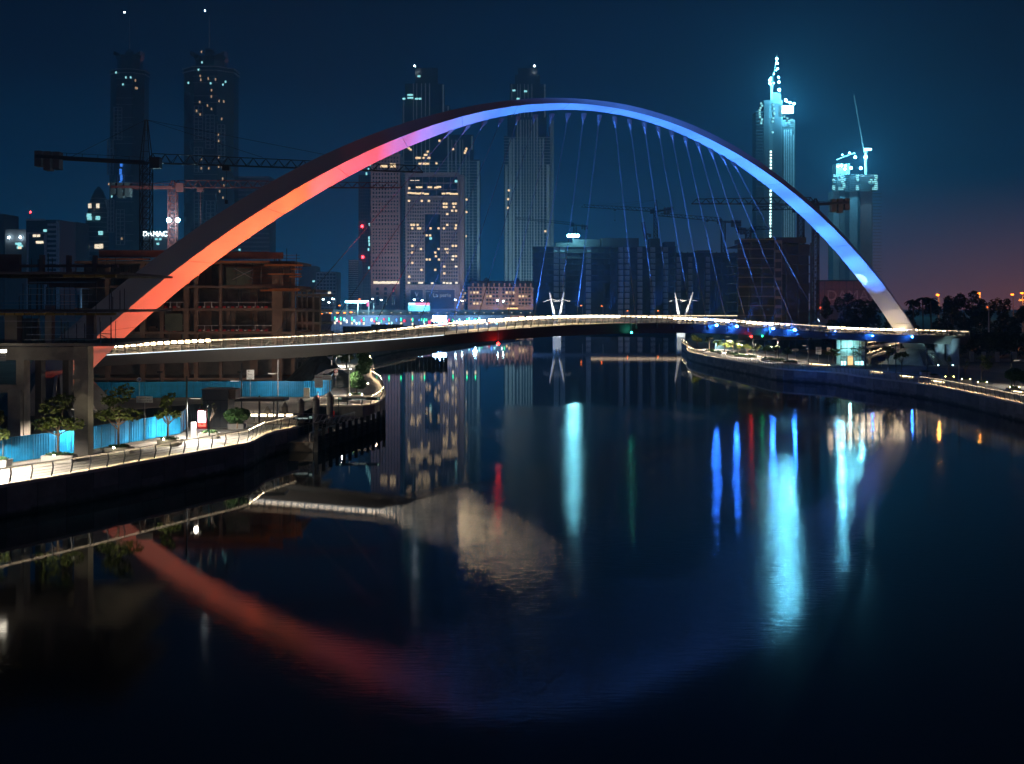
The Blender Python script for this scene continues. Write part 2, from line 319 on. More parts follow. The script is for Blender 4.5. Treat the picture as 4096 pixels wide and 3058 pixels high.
# ------------------------------------------------------------------ the arch bridge
bridge = thing('arch_footbridge', (20, 210, 0), 'white arch footbridge lit red to blue, crossing the canal on fanned cables', 'bridge')
A2, B2 = Vector((-61.4, 163)), Vector((98.0, 297)); e2 = (B2 - A2); LEN = e2.length; e2 = e2 / LEN; n2 = Vector((e2.y, -e2.x))
def on_plane(px, py, offf):
    dx, dz = (px - CX) / F, -(py - HZ) / F; t = .5
    for _ in range(6):
        Y = (offf(t) + A2.dot(n2)) / (dx * n2.x + n2.y); t = (Vector((dx * Y, Y)) - A2).dot(e2) / LEN
    return t, EYE + dz * Y
N2 = lambda t: 1.5
N1 = lambda t: 1.5 - 2.3 * max(0, min(1, 1 - t / .5))
N3 = lambda t: 1.5 - lerp(1.0, 4.2, max(0, min(1, (t - .08) / .34)))
E1p = [(95, 1480), (140, 1440), (445, 1171), (661, 1002), (800, 908), (1000, 776), (1200, 660), (1400, 573), (1633, 490), (1832, 440), (1999, 406), (2199, 392), (2300, 393), (2500, 420), (2645, 454), (2789, 507), (2934, 584), (3078, 678), (3223, 790), (3270, 839), (3396, 957), (3500, 1089), (3584, 1200), (3658, 1315), (3709, 1397)]
E2p = [(201, 1527), (295, 1436), (402, 1332), (487, 1264), (644, 1129), (800, 1008), (1000, 866), (1200, 749), (1400, 633), (1619, 546), (1839, 476), (1999, 433), (2165, 416), (2300, 414), (2500, 436), (2645, 478), (2789, 534), (2934, 610), (3078, 704), (3223, 812), (3390, 965), (3494, 1095), (3580, 1204), (3655, 1317), (3706, 1397)]
E3p = [(352, 1495), (466, 1383), (510, 1338), (661, 1211), (800, 1097), (1000, 946), (1200, 819), (1400, 703), (1599, 606), (1783, 530), (1999, 466), (2300, 443), (2500, 465), (2645, 505), (2771, 559), (2862, 606), (2948, 658), (3028, 715), (3151, 827), (3257, 902), (3361, 1034), (3465, 1159), (3556, 1291), (3605, 1372), (3622, 1397)]
def edge(pp, off):
    tz = np.array([on_plane(a, b, off) for a, b in pp]); c = np.polyfit(tz[:, 0], tz[:, 1], 7)
    return tz[0, 0], tz[-1, 0], c, off
EDG = [edge(E1p, N1), edge(E2p, N2), edge(E3p, N3)]
def arch_pt(k, u):
    t0, t1, c, off = EDG[k]; t = lerp(t0, t1, u); q = A2 + e2 * (LEN * t) + n2 * off(t); return Vector((q.x, q.y, float(np.polyval(c, t))))
rings = []
NU = 120
for i in range(NU + 1):
    u = i / NU; a, b, c = (arch_pt(k, u) for k in range(3)); rings.append([a, b, c, a + (c - b) * .95])
arch_m = M('arch_white_paint', (.46, .46, .45), .6, var=.04, scale=.08)
arch = MB().loft(rings).build('arch', arch_m, bridge, fix=True)
# welded seams across the soffit and near side
for i in range(4, NU, 7):
    r = rings[i]; mb = MB(); nrm = (r[1] - r[0]).cross(rings[i + 1][1] - r[1]).normalized()
    cen = (r[0] + r[1] + r[2] + r[3]) / 4
    q = [cen + (p - cen) * 1.004 for p in r]
    mb.bar(q[1], q[2], .07)
    mb.build('seam', M('seam_paint', (.24, .24, .23), .6), arch)
# deck
dpx = [300, 440, 700, 912, 1124, 1336, 1471, 1652, 1878, 2103, 2237, 2388, 2551, 2800, 2867, 3011, 3192, 3450, 3550, 3762, 3880]
dpy = [1424, 1418, 1407, 1395, 1383, 1374, 1366, 1349, 1334, 1315, 1303, 1296, 1293, 1297, 1302, 1313, 1322, 1333, 1338, 1346, 1347]
bpx = [300, 381, 700, 1124, 1600, 1900, 2246, 2551, 2650, 2800, 3011, 3450, 3550, 3792, 3880]
bpy_ = [1473, 1468, 1454, 1437, 1399, 1373, 1349, 1335, 1331, 1335, 1342, 1361, 1370, 1378, 1380]
kpx = [300, 440, 1100, 1500, 1700, 1900, 2100, 2350, 2550, 2800, 3011, 3190, 3450, 3700, 3880]
kd = [178.5, 177.5, 174, 174, 176, 180, 187, 203, 220, 241, 256, 267, 280, 290, 297]
fy = np.polyfit(dpx, dpy, 7); fb = np.polyfit(bpx, bpy_, 6); fd = np.polyfit(kpx, kd, 6)
def lip(px): return P(px, float(np.polyval(fy, px)), float(np.polyval(fd, px)))
near = even([lip(x) for x in np.linspace(300, 3880, 260)], 2.05)
def low(p):
    px = CX + F * p.x / p.y; return PZ(float(np.polyval(fb, px)), p.y)
NS = 1
WID = 6.2
sidev = [side_of(near, i, 1) for i in range(len(near))]   # toward the camera
far = [p - s * WID for p, s in zip(near, sidev)]
rg = []
for p, s, q in zip(near, sidev, far):
    zb = low(p); th = p.z - zb
    rg.append([p + s * .0, p - s * .25 - Vector((0, 0, .25)) + s * .0, Vector((p.x, p.y, zb)) - s * 1.0, Vector((q.x, q.y, zb)) + s * 1.0, q + s * .1 - Vector((0, 0, .3)), q])
# fascia darker than the walkway surface
deck_m = M('deck_fascia', (.22, .20, .18), .6, var=.12, scale=.15)
deck = MB().loft(rg).build('deck', deck_m, bridge, fix=True)
wk = MB()
for i in range(len(near) - 1): wk.add([p + Vector((0, 0, .03)) for p in (near[i] - sidev[i] * .1, near[i + 1] - sidev[i + 1] * .1, far[i + 1] + sidev[i + 1] * .1, far[i] + sidev[i] * .1)], [(0, 1, 2, 3)])
wk.build('walkway', M('walkway_stone', (.55, .51, .46), .7, var=.1), deck)
ed = MB()
for a, b in zip(near, near[1:]):
    if CX + F * a.x / a.y < 1760: ed.bar(a + Vector((0, 0, -.02)), b + Vector((0, 0, -.02)), .05, .07)
ed.build('edge_light', E('edge_led', (.75, .9, 1), 2.4), deck)
led_deck = E('led_deck', (1, .80, .55), 90)
post_m = M('post_steel', (.13, .12, .11), .5, .3)
nr = thing('near_railing', near[0], parent=bridge)
rail_lit = M('rail_bronze_steel', (.42, .39, .35), .45, .3)
railing(nr, [p + Vector((0, 0, .03)) - s * .3 for p, s in zip(near, sidev)], 1, h=1.28, spacing=2.05, wires=7, mat=rail_lit, lean=.24, wr=.018, hand=.035, led=led_deck, postmat=post_m)
fr = thing('far_railing', far[0], parent=bridge)
fl = [p + Vector((0, 0, .03)) + s * .3 for p, s in zip(far, sidev)]
railing(fr, fl, -1, h=1.28, spacing=2.05, wires=5, mat=rail_lit, lean=.2, wr=.02, hand=.045)
lampm_b, lampm_t = E('deck_lamp_bright', (1, .76, .46), 45), E('deck_lamp', (1, .80, .56), 14)
panels = {('b', 0): MB().box(-.31, .31, -.06, .06, -.2, .14).mesh('light_panel', lampm_b), ('t', 0): MB().box(-.42, .42, -.04, .04, -.035, .03).mesh('light_panel', lampm_t), ('b', 1): MB().box(-.68, .68, -.06, .06, -.2, .14).mesh('light_panel', lampm_b), ('t', 1): MB().box(-.7, .7, -.04, .04, -.03, .03).mesh('light_panel', lampm_t)}
fl2 = even(offset_line(fl, .06, 1.19, -1), 1.025)
for i, p in enumerate(fl2[:-1]):
    px = CX + F * p.x / p.y; s = side_of(fl2, i, -1); far_ = px > 1950
    if far_ and i % 2: continue
    if px > 3800 or 3165 < px < 3305: continue
    bright = px < 850 or 1830 < px < 2480 or 2690 < px < 2765 or 2780 < px < 2835 or 2865 < px < 2925 or 2985 < px < 3085 or 3310 < px < 3665
    link('light_panel', panels['b' if bright else 't', int(far_)], fr, p - wloc(fr), math.atan2(s.y, s.x) + math.pi / 2)
# cables and their brackets
HX = [(1785, 543), (1858, 524), (1928, 507), (1998, 495), (2067, 486), (2136, 481), (2203, 479), (2269, 478), (2333, 481), (2395, 487), (2461, 495), (2521, 507), (2580, 520), (2636, 536), (2691, 555), (2745, 574), (2798, 596), (2850, 620), (2899, 646), (2946, 673)]
DX = [1075, 1270, 1470, 1650, 1790, 1915, 2030, 2130, 2225, 2308, 2545, 2620, 2692, 2762, 2828, 2905, 2988, 3080, 3187, 3315]
def pxof(p): return CX + F * p.x / p.y
cable_m = M('cable_steel', (.16, .16, .16), .4, .3, var=.05)
brk_m = M('bracket_paint', (.30, .30, .31), .5, var=.08)
anchor = []; cable_top = []
for i, ((hx, hy), x) in enumerate(zip(HX, DX)):
    t, z = on_plane(hx, hy, N3); q = A2 + e2 * (LEN * t) + n2 * N3(t); top = Vector((q.x, q.y, z))
    line = far if i < 10 else near
    k = min(range(len(line)), key=lambda j: abs(pxof(line[j]) - x)); s = sidev[k]
    foot = line[k] + (-s * .15 if i < 10 else s * .12) + Vector((0, 0, .1 if i < 10 else -.7)); anchor.append((foot, s)); cable_top.append(top)
    d = (foot - top).normalized()
    MB().tube([top, foot], .056, 6).build('cable', cable_m, bridge)
    bm = MB(); ev = Vector((e2.x, e2.y, 0)); up = top - d * 1.55; nv = Vector((n2.x, n2.y, 0))
    for sg in (-.22, .22):
        v = [up - ev * .5 + nv * sg, up + ev * .5 + nv * sg, top + ev * .16 + nv * sg, top - ev * .16 + nv * sg]; w_ = [p + nv * .06 for p in v]
        bm.add(v + w_, [(0, 1, 2, 3), (7, 6, 5, 4), (0, 4, 5, 1), (1, 5, 6, 2), (2, 6, 7, 3), (3, 7, 4, 0)])
    bm.tube([top - d * .5, top + d * .9], [.22, .12], 8)
    bm.build('hanger_bracket', brk_m, bridge, fix=True)
    am = MB(); am.tube([foot - d * .9, foot + d * .3], [.11, .16], 8)
    if i >= 10: am.box(foot.x - .2, foot.x + .2, foot.y - .1, foot.y + .5, foot.z - .3, foot.z + .1)
    am.build('cable_anchor', brk_m, bridge)
# pedestals
def pedestal(c, z, r, parent):
    mb = MB(); d = Vector((e2.x, e2.y, 0)); n = Vector((n2.x, n2.y, 0)); c = Vector((c[0], c[1], 0))
    mb.loft([[c + d * a * r * sx + n * b * r + Vector((0, 0, zz)) for a, b in ((-1, -1), (1, -1), (1, 1), (-1, 1))] for r, sx, zz in r_])
    return mb
lp = sum(rings[0], Vector()) / 4; rp_ = sum(rings[-1], Vector()) / 4
for c, big_ in ((lp, 1), (rp_, 1.0)):
    r_ = [(6.4 * big_, 1.1, GZ - .3), (2.6, 1.2, c.z - .15), (2.3, 1.2, c.z + .25)]
    pd = pedestal(c, c.z, 1, bridge).build('pedestal', concrete, bridge, fix=True)
    for k in range(5):
        o_ = Vector((n2.x, n2.y, 0)) * 1; d_ = Vector((e2.x, e2.y, 0)); kk = (k - 2) * .9
        MB().bar(c + o_ * 3.3 + d_ * kk * .6 + Vector((0, 0, -.3)), Vector((c.x, c.y, GZ + .1)) + o_ * 6.6 + d_ * kk * 1.6, .35, .5).build('ridge', coping_m, pd)
# end columns under the landing
col_m = M('column_concrete', (.36, .36, .36), .8, var=.15)
for x0, x1 in ((3750, 3790), (3794, 3852)):
    xa, xb = PX(x0, 294), PX(x1, 294); cx_ = (xa + xb) / 2; rr_ = (xb - xa) / 2
    MB().lathe((cx_, 296, 0), [(rr_ * .92, GZ - .1), (rr_ * .9, GZ + 2), (rr_, 9.0)], 20).build('column', col_m, bridge)
# colour floodlights on the deck edge, aimed at the arch
def spot(name, loc, target, power, col, cone, parent, blend=.6, rad=.12):
    ld = bpy.data.lights.new(name, 'SPOT'); ld.energy = power; ld.color = col; ld.spot_size = R(cone); ld.spot_blend = blend; ld.shadow_soft_size = rad
    o = bpy.data.objects.new(name, ld); C.objects.link(o); o.parent = parent; o.location = Vector(loc) - wloc(parent)
    o.rotation_euler = (Vector(target) - Vector(loc)).to_track_quat('-Z', 'Y').to_euler(); return o
def soffit(u):
    a, b, c = (arch_pt(k, u) for k in range(3)); return (b + c) / 2
RED, PINK, BLUE = (1, .098, .030), (1, .09, .22), (.042, .215, 1)
glow = {'r': E('flood_red', (1, .06, .03), 25), 'b': E('flood_blue', (.02, .16, 1), 900), 'g': E('flood_green', (.02, 1, .35), 30)}
def add_flood(px, u, power, col, key, cone=46, lens=.13, out=.65, dz=.15):
    k = min(range(len(near)), key=lambda j: abs(pxof(near[j]) - px)); p = near[k] + sidev[k] * out + Vector((0, 0, dz)); tg = soffit(u)
    f = thing('floodlight', p, parent=bridge); d = (tg - p).normalized()
    MB().tube([p - d * .35, p - d * .05], [.16, .2], 10).build('housing', black_m, f)
    if lens: MB().lathe((p.x, p.y, p.z), [(lens * .3, -lens), (lens, -.3 * lens), (lens, .3 * lens), (lens * .3, lens)], 10).build('lens', glow[key], f)
    spot('flood_beam', p + d * .3, tg, power, col, cone, f); return f
for px, u, pw_, c, cone in ((1290, .010, 46e3, RED, 22), (1330, .04, 50e3, RED, 30), (1290, .075, 40e3, RED, 44), (1230, .105, 40e3, RED, 54), (1310, .135, 46e3, RED, 52), (1370, .165, 50e3, RED, 50), (1430, .195, 52e3, RED, 48), (1500, .225, 58e3, PINK, 46), (1590, .262, 38e3, PINK, 44)):
    add_flood(px, u, pw_, c, 'r', cone, lens=.0, out=-6.1, dz=1.5)
for px, u, pw_, cone in ((1700, .305, 72e3, 38), (1800, .35, 128e3, 40), (1920, .40, 160e3, 40), (2090, .46, 176e3, 40), (2240, .52, 184e3, 42), (2400, .575, 184e3, 42), (2540, .62, 160e3, 42), (2700, .67, 152e3, 42)):
    add_flood(px, u, pw_, BLUE, 'b', cone, lens=.0, out=-6.1, dz=1.5)
for px, u, pw_, cone in ((2843, .70, 128e3, 42), (2932, .745, 120e3, 42), (3071, .80, 112e3, 42), (3176, .85, 96e3, 44)):
    add_flood(px, u, pw_, BLUE, 'b', cone, lens=.0, out=-6.1, dz=1.5); add_flood(px, u, 2500, BLUE, 'b', 40, lens=.24, out=.9, dz=-.1)
add_flood(3332, .89, 48e3, BLUE, 'b', 40, lens=.12, out=.8); add_flood(3470, .91, 14.4e3, BLUE, 'b', 36, lens=.15, out=.7, dz=-.5); add_flood(3634, .88, 11.2e3, BLUE, 'b', 24, lens=.14, out=.7, dz=-.4)
for i in (2, 5, 6, 10, 12, 15, 17, 18, 19):
    ft, sv = anchor[i]; tp_ = cable_top[i]; dd = (tp_ - ft).normalized(); p_ = ft + sv * .5 - dd * 1.0; f_ = thing('cable_uplight', p_, parent=bridge); MB().tube([p_ - dd * .2, p_], [.08, .12], 8).build('housing', black_m, f_)
    spot('cable_beam', p_ + dd * .05, ft + dd * 9, 2600 if i > 9 else 1600, (.02, 1, .3) if i == 5 else BLUE, 16, f_)
wq = near[min(range(len(near)), key=lambda j: abs(pxof(near[j]) - 3240))]; f_ = thing('floodlight', wq + Vector((0, 0, -.3)), parent=bridge); MB().box(wq.x - .15, wq.x + .15, wq.y - .8, wq.y - .5, wq.z - .3, wq.z).build('housing', black_m, f_)
t_w, z_w = on_plane(3424, 1128, N3); q_w = A2 + e2 * (LEN * t_w) + n2 * N3(t_w); spot('patch_beam', wq + Vector((0, -.9, .1)), (q_w.x, q_w.y, z_w), 90e3, (.5, .8, 1), 9, f_, blend=.12)
pw0 = near[min(range(len(near)), key=lambda j: abs(pxof(near[j]) - 3420))]
f_ = thing('floodlight', pw0 + Vector((0, 2, -5)), parent=bridge); spot('foot_beam', pw0 + Vector((0, 2.5, .5)), soffit(.975), 8300, (1, .72, .5), 44, f_); MB().box(pw0.x - .2, pw0.x + .2, pw0.y + 1.8, pw0.y + 2.2, pw0.z + .03, pw0.z + .3).build('housing', black_m, f_)
# navigation lamps hung below the deck
def nav(px, py, d, key, mat, r=.22):
    p = P(px, py, d); f = thing('navigation_lamp', p, parent=bridge)
    MB().bar(p + Vector((0, .1, .3)), p + Vector((0, .1, 2.2)), .08).bar(p + Vector((-.7, .1, 1.9)), p + Vector((0, .1, 1.9)), .06).build('bracket', steel, f)
    MB().lathe(p, [(r * .5, -r), (r, -r * .4), (r, r * .4), (r * .5, r)], 10).build('lens', mat, f)
nav(1993, 1376, float(np.polyval(fd, 1993)) + .3, 'r', E('nav_red', (1, .02, .015), 22)); nav(2526, 1331, float(np.polyval(fd, 2526)) - .3, 'g', E('nav_green', (.05, 1, .7), 20), .16)
nav(3005, 1347, float(np.polyval(fd, 3005)) + .5, 'r', MATS['nav_red'], .2); nav(3049, 1345, float(np.polyval(fd, 3049)) + .3, 'g', E('nav_green_two', (.02, 1, .35), 16), .16)
# haze
hz = MB().box(-2650, 2650, -130, 4050, -2, 392)
hm = bpy.data.materials.new('haze'); hm.use_nodes = True; t = hm.node_tree; t.nodes.clear(); pv = t.nodes.new('ShaderNodeVolumePrincipled'); pv.inputs['Color'].default_value = (.32, .72, 1, 1); pv.inputs['Density'].default_value = .00034; pv.inputs['Density Attribute'].default_value = ''; pv.inputs['Anisotropy'].default_value = .2
oo = t.nodes.new('ShaderNodeOutputMaterial'); t.links.new(pv.outputs[0], oo.inputs['Volume']); hm.cycles.homogeneous_volume = True
HAZE = True
if HAZE: tag(hz.build('haze', hm), 'night haze over the canal and city', 'haze', kind='stuff')
# ------------------------------------------------------------------ city: helpers
win_warm = E('window_warm', (1, .72, .40), 1.5, False); win_white = E('window_white', (1, .86, .62), 1.5, False); win_cyan = E('window_cyan', (.35, .95, 1), 1.3, False); win_dim = E('window_dim', (1, .7, .4), .6, False); win_blue = E('window_blue', (.05, .25, 1), 1.2, False)
WIN = {'w': win_warm, 'h': win_white, 'c': win_cyan, 'd': win_dim, 'b': win_blue}
lamp_cyan = E('lamp_cyan', (.3, .85, 1), 110); lamp_cyan_far = E('lamp_cyan_far', (.2, .8, 1), 190); lamp_white = E('lamp_white', (.75, .92, 1), 60); lamp_sodium = E('lamp_sodium', (1, .17, .012), 9); lamp_red = E('lamp_red', (1, .02, .03), 30, False)
def Wbox(root, name, mat, px0, px1, py0, py1, d, dep=1.0, off=0.0):
    """a block whose front face fills the given picture rectangle at distance d"""
    return MB().box(PX(px0, d), PX(px1, d), d - off, d - off + dep, PZ(py1, d), PZ(py0, d)).build(name, mat, root)
def building(name, px, d, label, cat='building', group=None): return thing(name, (PX(px, d), d, GZ), label, cat, group)
def mass(root, px0, px1, py0, d, dep, mat, py1=None, name='wall'):
    z0 = GZ - .1 if py1 is None else PZ(py1, d)
    return MB().box(PX(px0, d), PX(px1, d), d, d + dep, z0, PZ(py0, d)).build(name, mat, root)
def glow_light(root, name, px, py, d, power, col, rad=1.0):
    ld = bpy.data.lights.new(name, 'POINT'); ld.energy = power; ld.color = col; ld.shadow_soft_size = rad; o = bpy.data.objects.new(name, ld); C.objects.link(o); o.parent = root; o.location = P(px, py, d) - wloc(root); return o
def grid(root, px0, px1, py0, py1, d, nc, nr, mat, glass=glass_dark, pw=.35, bh=.4, proud=.5, parent=None, pn='pier', bn='floor_band'):
    x0, x1, z1, z0 = PX(px0, d), PX(px1, d), PZ(py0, d), PZ(py1, d)
    par = parent or root
    if glass: MB().box(x0, x1, d - .12, d + .05, z0, z1).build('glazing', glass, par)
    cw, rh = (x1 - x0) / nc, (z1 - z0) / nr; b = wloc(par)
    if pw:
        me = MB().box(-cw * pw / 2, cw * pw / 2, -proud, 0, z0 - z0, z1 - z0).mesh(pn, mat)
        for i in range(nc + 1): link(pn, me, par, Vector((x0 + i * cw, d - .13, z0)) - b)
    if bh:
        me = MB().box(x0 - x0, x1 - x0, -proud * .8, 0, -rh * bh / 2, rh * bh / 2).mesh(bn, mat)
        for j in range(nr + 1): link(bn, me, par, Vector((x0, d - .14, z0 + j * rh)) - b)
    return cw, rh
def lights(root, pts, d, w, h, key='w', off=.4, name='window'):
    """lit window panes at picture positions"""
    me = MB().box(-w / 2, w / 2, -.08, .08, -h / 2, h / 2).mesh(name, WIN[key]); b = wloc(root)
    for x, y in pts: link(name, me, root, P(x, y, d) - Vector((0, off, 0)) - b)
def lamp(root, px, py, d, r, mat, name='lamp'):
    p = P(px, py, d); r *= .62 if mat.name == 'lamp_cyan_far' else 1; return MB().lathe(p, [(r * .4, -r), (r, -r * .4), (r, r * .4), (r * .4, r)], 8).build(name, mat, root)
z2 = lambda pts: [(1000 + x / 1.5015, 200 + y / 1.5015) for x, y in pts]
z1 = lambda pts: [(x / 1.6133, y / 1.6133) for x, y in pts]
pink_stone = M('pink_stone', (.36, .27, .26), .85, var=.12, scale=.05); grey_stone = M('grey_stone', (.30, .29, .29), .85, var=.15, scale=.05); pale_fin = M('pale_fin', (.46, .47, .45), .7, var=.1, scale=.04)
tower_glass = M('tower_glass', (.02, .035, .045), .25, var=.3, scale=.05, spec=.6); tower_frame = M('tower_frame', (.30, .34, .36), .7, var=.15, scale=.05)
# ---- hotel with a dark central bay and poster base
r = building('hotel_block', 1738, 1150, 'grey stone hotel slab with dark central bay, lit windows and poster base', 'hotel')
mass(r, 1622, 1836, 690, 1150, 42, grey_stone); mass(r, 1836.2, 1856, 700, 1153, 38, grey_stone, name='side_wing')
grid(r, 1633, 1830, 707, 786, 1150, 7, 3, grey_stone, pw=.06, bh=.12, proud=.3)
for a, b in ((1628, 1697), (1764, 1832)): grid(r, a, b, 800, 1140, 1150, 7, 24, grey_stone, pw=.42, bh=.42)
MB().box(PX(1698, 1150), PX(1763, 1150), 1149.9, 1151, PZ(1140, 1150), PZ(856, 1150)).build('central_bay', glass_dark, r)
grid(r, 1698, 1763, 800, 855, 1150, 6, 4, grey_stone, pw=.42, bh=.42)
lit = z2([(955, 908), (1032, 908), (1075, 908), (1165, 925), (1180, 925), (1220, 925), (1235, 925), (1165, 945), (1180, 945), (1225, 945), (1215, 967), (1238, 967), (1185, 987), (970, 1052), (985, 1052), (1007, 1052), (975, 1073), (1010, 1073), (1022, 1073), (1085, 1073), (1133, 1073), (1165, 1073), (1185, 1052), (1238, 1055), (1235, 1073), (1062, 1115), (1082, 1115), (975, 1178), (1027, 1197), (975, 1218), (1133, 1197), (1113, 1218), (1117, 1240), (1062, 1260), (1080, 1260), (1135, 1260), (1175, 1197), (1190, 1197), (1185, 1218), (1218, 1178), (1237, 1178), (1237, 1240), (975, 1280), (1030, 1322), (1113, 1322), (1167, 1302), (1167, 1343), (957, 1363), (957, 832)])
lights(r, lit, 1150, 2.0, 1.9, 'w', .75); lights(r, z2([(1238, 1302), (1218, 1260), (1220, 1240), (955, 1400), (1018, 1400), (1033, 1400), (1095, 1402), (1165, 1400), (1185, 1402), (1205, 1402), (1240, 1400)]), 1150, 2.4, 1.6, 'h', .75); lights(r, z2([(1085, 1133), (1238, 790)]), 1150, 2.4, 2.2, 'c', .35)
lights(r, z2([(960, 860), (985, 862), (1010, 864), (1032, 862), (1060, 866), (1165, 864), (1190, 862), (1213, 866), (1235, 866), (1010, 826), (1022, 826), (1080, 826), (1120, 828), (1135, 824)]), 1150, 4.2, 1.6, 'w', .5); lights(r, z2([(975, 785), (1005, 785)]), 1150, 4.0, .5, 'h', .5)
base_m = M('poster_frame_stone', (.34, .33, .36), .8)
Wbox(r, 'poster_base', base_m, 1624, 1840, 1140, 1245, 1150, 6, 6)
poster_m = M('poster_print', (.05, .075, .17), .6, var=.5, scale=.05)
for a, b, c, e in ((1644, 1693, 1160, 1222), (1704, 1820, 1160, 1236)):
    Wbox(r, 'poster_frame', M('poster_edge', (.5, .52, .58), .6), a - 2.5, b + 2.5, c - 2.5, e + 2.5, 1150, .3, 6.32); Wbox(r, 'poster', poster_m, a, b, c, e, 1150, .3, 6.5)
ink = E('poster_lettering', (.75, .85, 1), .32, False)
text('poster_lettering', 'V', 5.5, ink, r, P(1667, 1180, 1143.3)); text('poster_lettering', 'La perle', 5.2, ink, r, P(1768, 1182, 1143.3)); text('poster_lettering', 'ACHIEVE', 1.2, ink, r, P(1667, 1196, 1143.3)); text('poster_lettering', 'Premiers 31st Aug', 1.4, ink, r, P(1728, 1167, 1143.3))
# ---- stone hotel tower beside it
r = building('hotel_tower', 1543, 1165, 'slender stone hotel tower with string courses and arched base windows', 'hotel')
mass(r, 1483, 1600, 616, 1165, 40, pink_stone); mass(r, 1496, 1590, 604, 1172, 28, pink_stone, py1=616.2, name='crown')
for k, (a, b) in enumerate(((625, 682), (690, 795), (800, 852), (858, 905), (912, 962), (968, 1018), (1024, 1070), (1076, 1134))): grid(r, 1488, 1596, a, b, 1165, 9, max(2, round((b - a) / 14.2)), pink_stone, pw=.5, bh=.45)
for y in (620, 686, 797.5, 855, 908.5, 965, 1021, 1073, 1138): Wbox(r, 'string_course', pink_stone, 1481, 1602, y - 1.6, y + 1.6, 1165, 1.4, 1.2)
lights(r, z2([(790, 700), (803, 700), (818, 700), (848, 700), (858, 700), (868, 700), (848, 690), (868, 692)]), 1165, 2.3, 2.2, 'w', .75); lights(r, z2([(755, 1398), (775, 1400), (800, 1398), (818, 1400), (833, 1398), (860, 1398), (883, 1398)]), 1165, 4.2, 2.4, 'h', .75)
def arched(root, cx_, y0, y1, wpx, d, mat, name='arched_window'):
    x, w_, za, zb = PX(cx_, d), wpx / F * d / 2, PZ(y1, d), PZ(y0, d)
    pl = [(x - w_, za), (x + w_, za), (x + w_, zb - w_)] + [(x + w_ * math.cos(a), zb - w_ + w_ * math.sin(a)) for a in np.linspace(0, math.pi, 9)[1:-1]] + [(x - w_, zb - w_)]
    MB().loft([[(p, d - .7, z) for p, z in pl], [(p, d - .25, z) for p, z in pl]]).build(name, mat, root, fix=True)
for x in (1510, 1542, 1575): arched(r, x, 1150, 1163, 11, 1164.6, glass_dark); [Wbox(r, 'base_window', glass_dark, x - 6, x + 6, y, y + h_, 1165, .5, .6) for y, h_ in ((1170, 10), (1186, 36))]
# ---- dark curtain-wall tower with red aviation lamps
r = building('curtain_wall_tower', 1458, 1290, 'dark narrow tower with red roof lamps behind the stone hotel tower', 'tower')
mass(r, 1434, 1492, 700, 1290, 40, tower_glass); grid(r, 1436, 1492, 705, 1230, 1290, 8, 40, M('curtain_mullion', (.10, .12, .14), .6), None, pw=.18, bh=.12, proud=.3)
for x, y in z2([(673, 1060), (677, 1245)]): lamp(r, x, y, 1287, 1.3, lamp_red, 'aviation_lamp')
lights(r, z2([(700, 745), (712, 720), (722, 690), (715, 1150), (717, 1170), (712, 1200), (715, 1130), (717, 1050), (715, 1310)]), 1290, 1.6, 3, 'c', .7)
# ---- stepped twin towers
def stepped(name, label, blocks, d, fins, lit_w, lit_c, roof):
    r = building(name, (blocks[0][0] + blocks[0][1]) / 2, d, label, 'tower')
    for i, (a, b, y) in enumerate(blocks): mass(r, a, b, y, d + i * 5, 38 - i * 7, tower_glass, name='block')
    me_c = {}
    for a, b, y0, y1 in fins: Wbox(r, 'fin', pale_fin, a, b, y0, y1, d, .9, .9)
    for y in range(0): pass
    a, b, y = blocks[0]; n = int((1235 - y) / 12); me = MB().box(0, PX(b, d) - PX(a, d), -.35, 0, -.35, .35).mesh('floor_band', tower_frame); bb = wloc(r)
    for k in range(n): link('floor_band', me, r, Vector((PX(a, d), d - .05, PZ(y + k * 12 + 6, d))) - bb)
    lights(r, lit_w, d, 2.3, 2.2, 'w', 1.0); lights(r, lit_c, d, 3.4, 2.0, 'c', 1.0); lamp(r, *roof, d, .8, lamp_white, 'roof_lamp'); return r
F2 = [(2036, 2047, 555, 1125), (2051, 2059, 555, 1125), (2067, 2072, 480, 1125), (2079, 2086, 480, 1125), (2093, 2096, 480, 1125), (2103, 2107, 480, 1125), (2114, 2118, 480, 1125), (2124, 2128, 480, 1125), (2134, 2140, 470, 1125), (2146, 2151, 470, 1125), (2158, 2163, 555, 1125), (2170, 2176, 555, 1125), (2186, 2198, 660, 1125), (2021, 2030, 662, 1125)]
FT = [(2046, 2049, 338, 470), (2069, 2072, 338, 470), (2079, 2083, 338, 470), (2096, 2100, 338, 470), (2111, 2114, 338, 470), (2126, 2129, 338, 470), (2176, 2182, 338, 470)]
r = stepped('skyscraper', 'tall skyscraper with pale vertical fins right of the arch\'s crown shadow, standing apart', [(2016, 2200, 545), (2030, 2186, 460), (2039, 2182, 337), (2060, 2160, 300), (2072, 2150, 273)], 1400, F2 + [(a, b, y0, y1) for a, b, y0, y1 in FT], z2([(1550, 898), (1550, 950), (1773, 1090), (1555, 845)]), z2([(1655, 250), (1585, 245), (1610, 295)]), z2([(1708, 97)])[0])
r['label'] = 'tall pale-finned skyscraper standing alone behind the middle of the arch'
MB().box(PX(2200.5, 1402), PX(2215, 1402), 1402, 1440, GZ, PZ(480, 1402)).build('side_wing', M('side_wing_panel', (.25, .3, .32), .7), r)
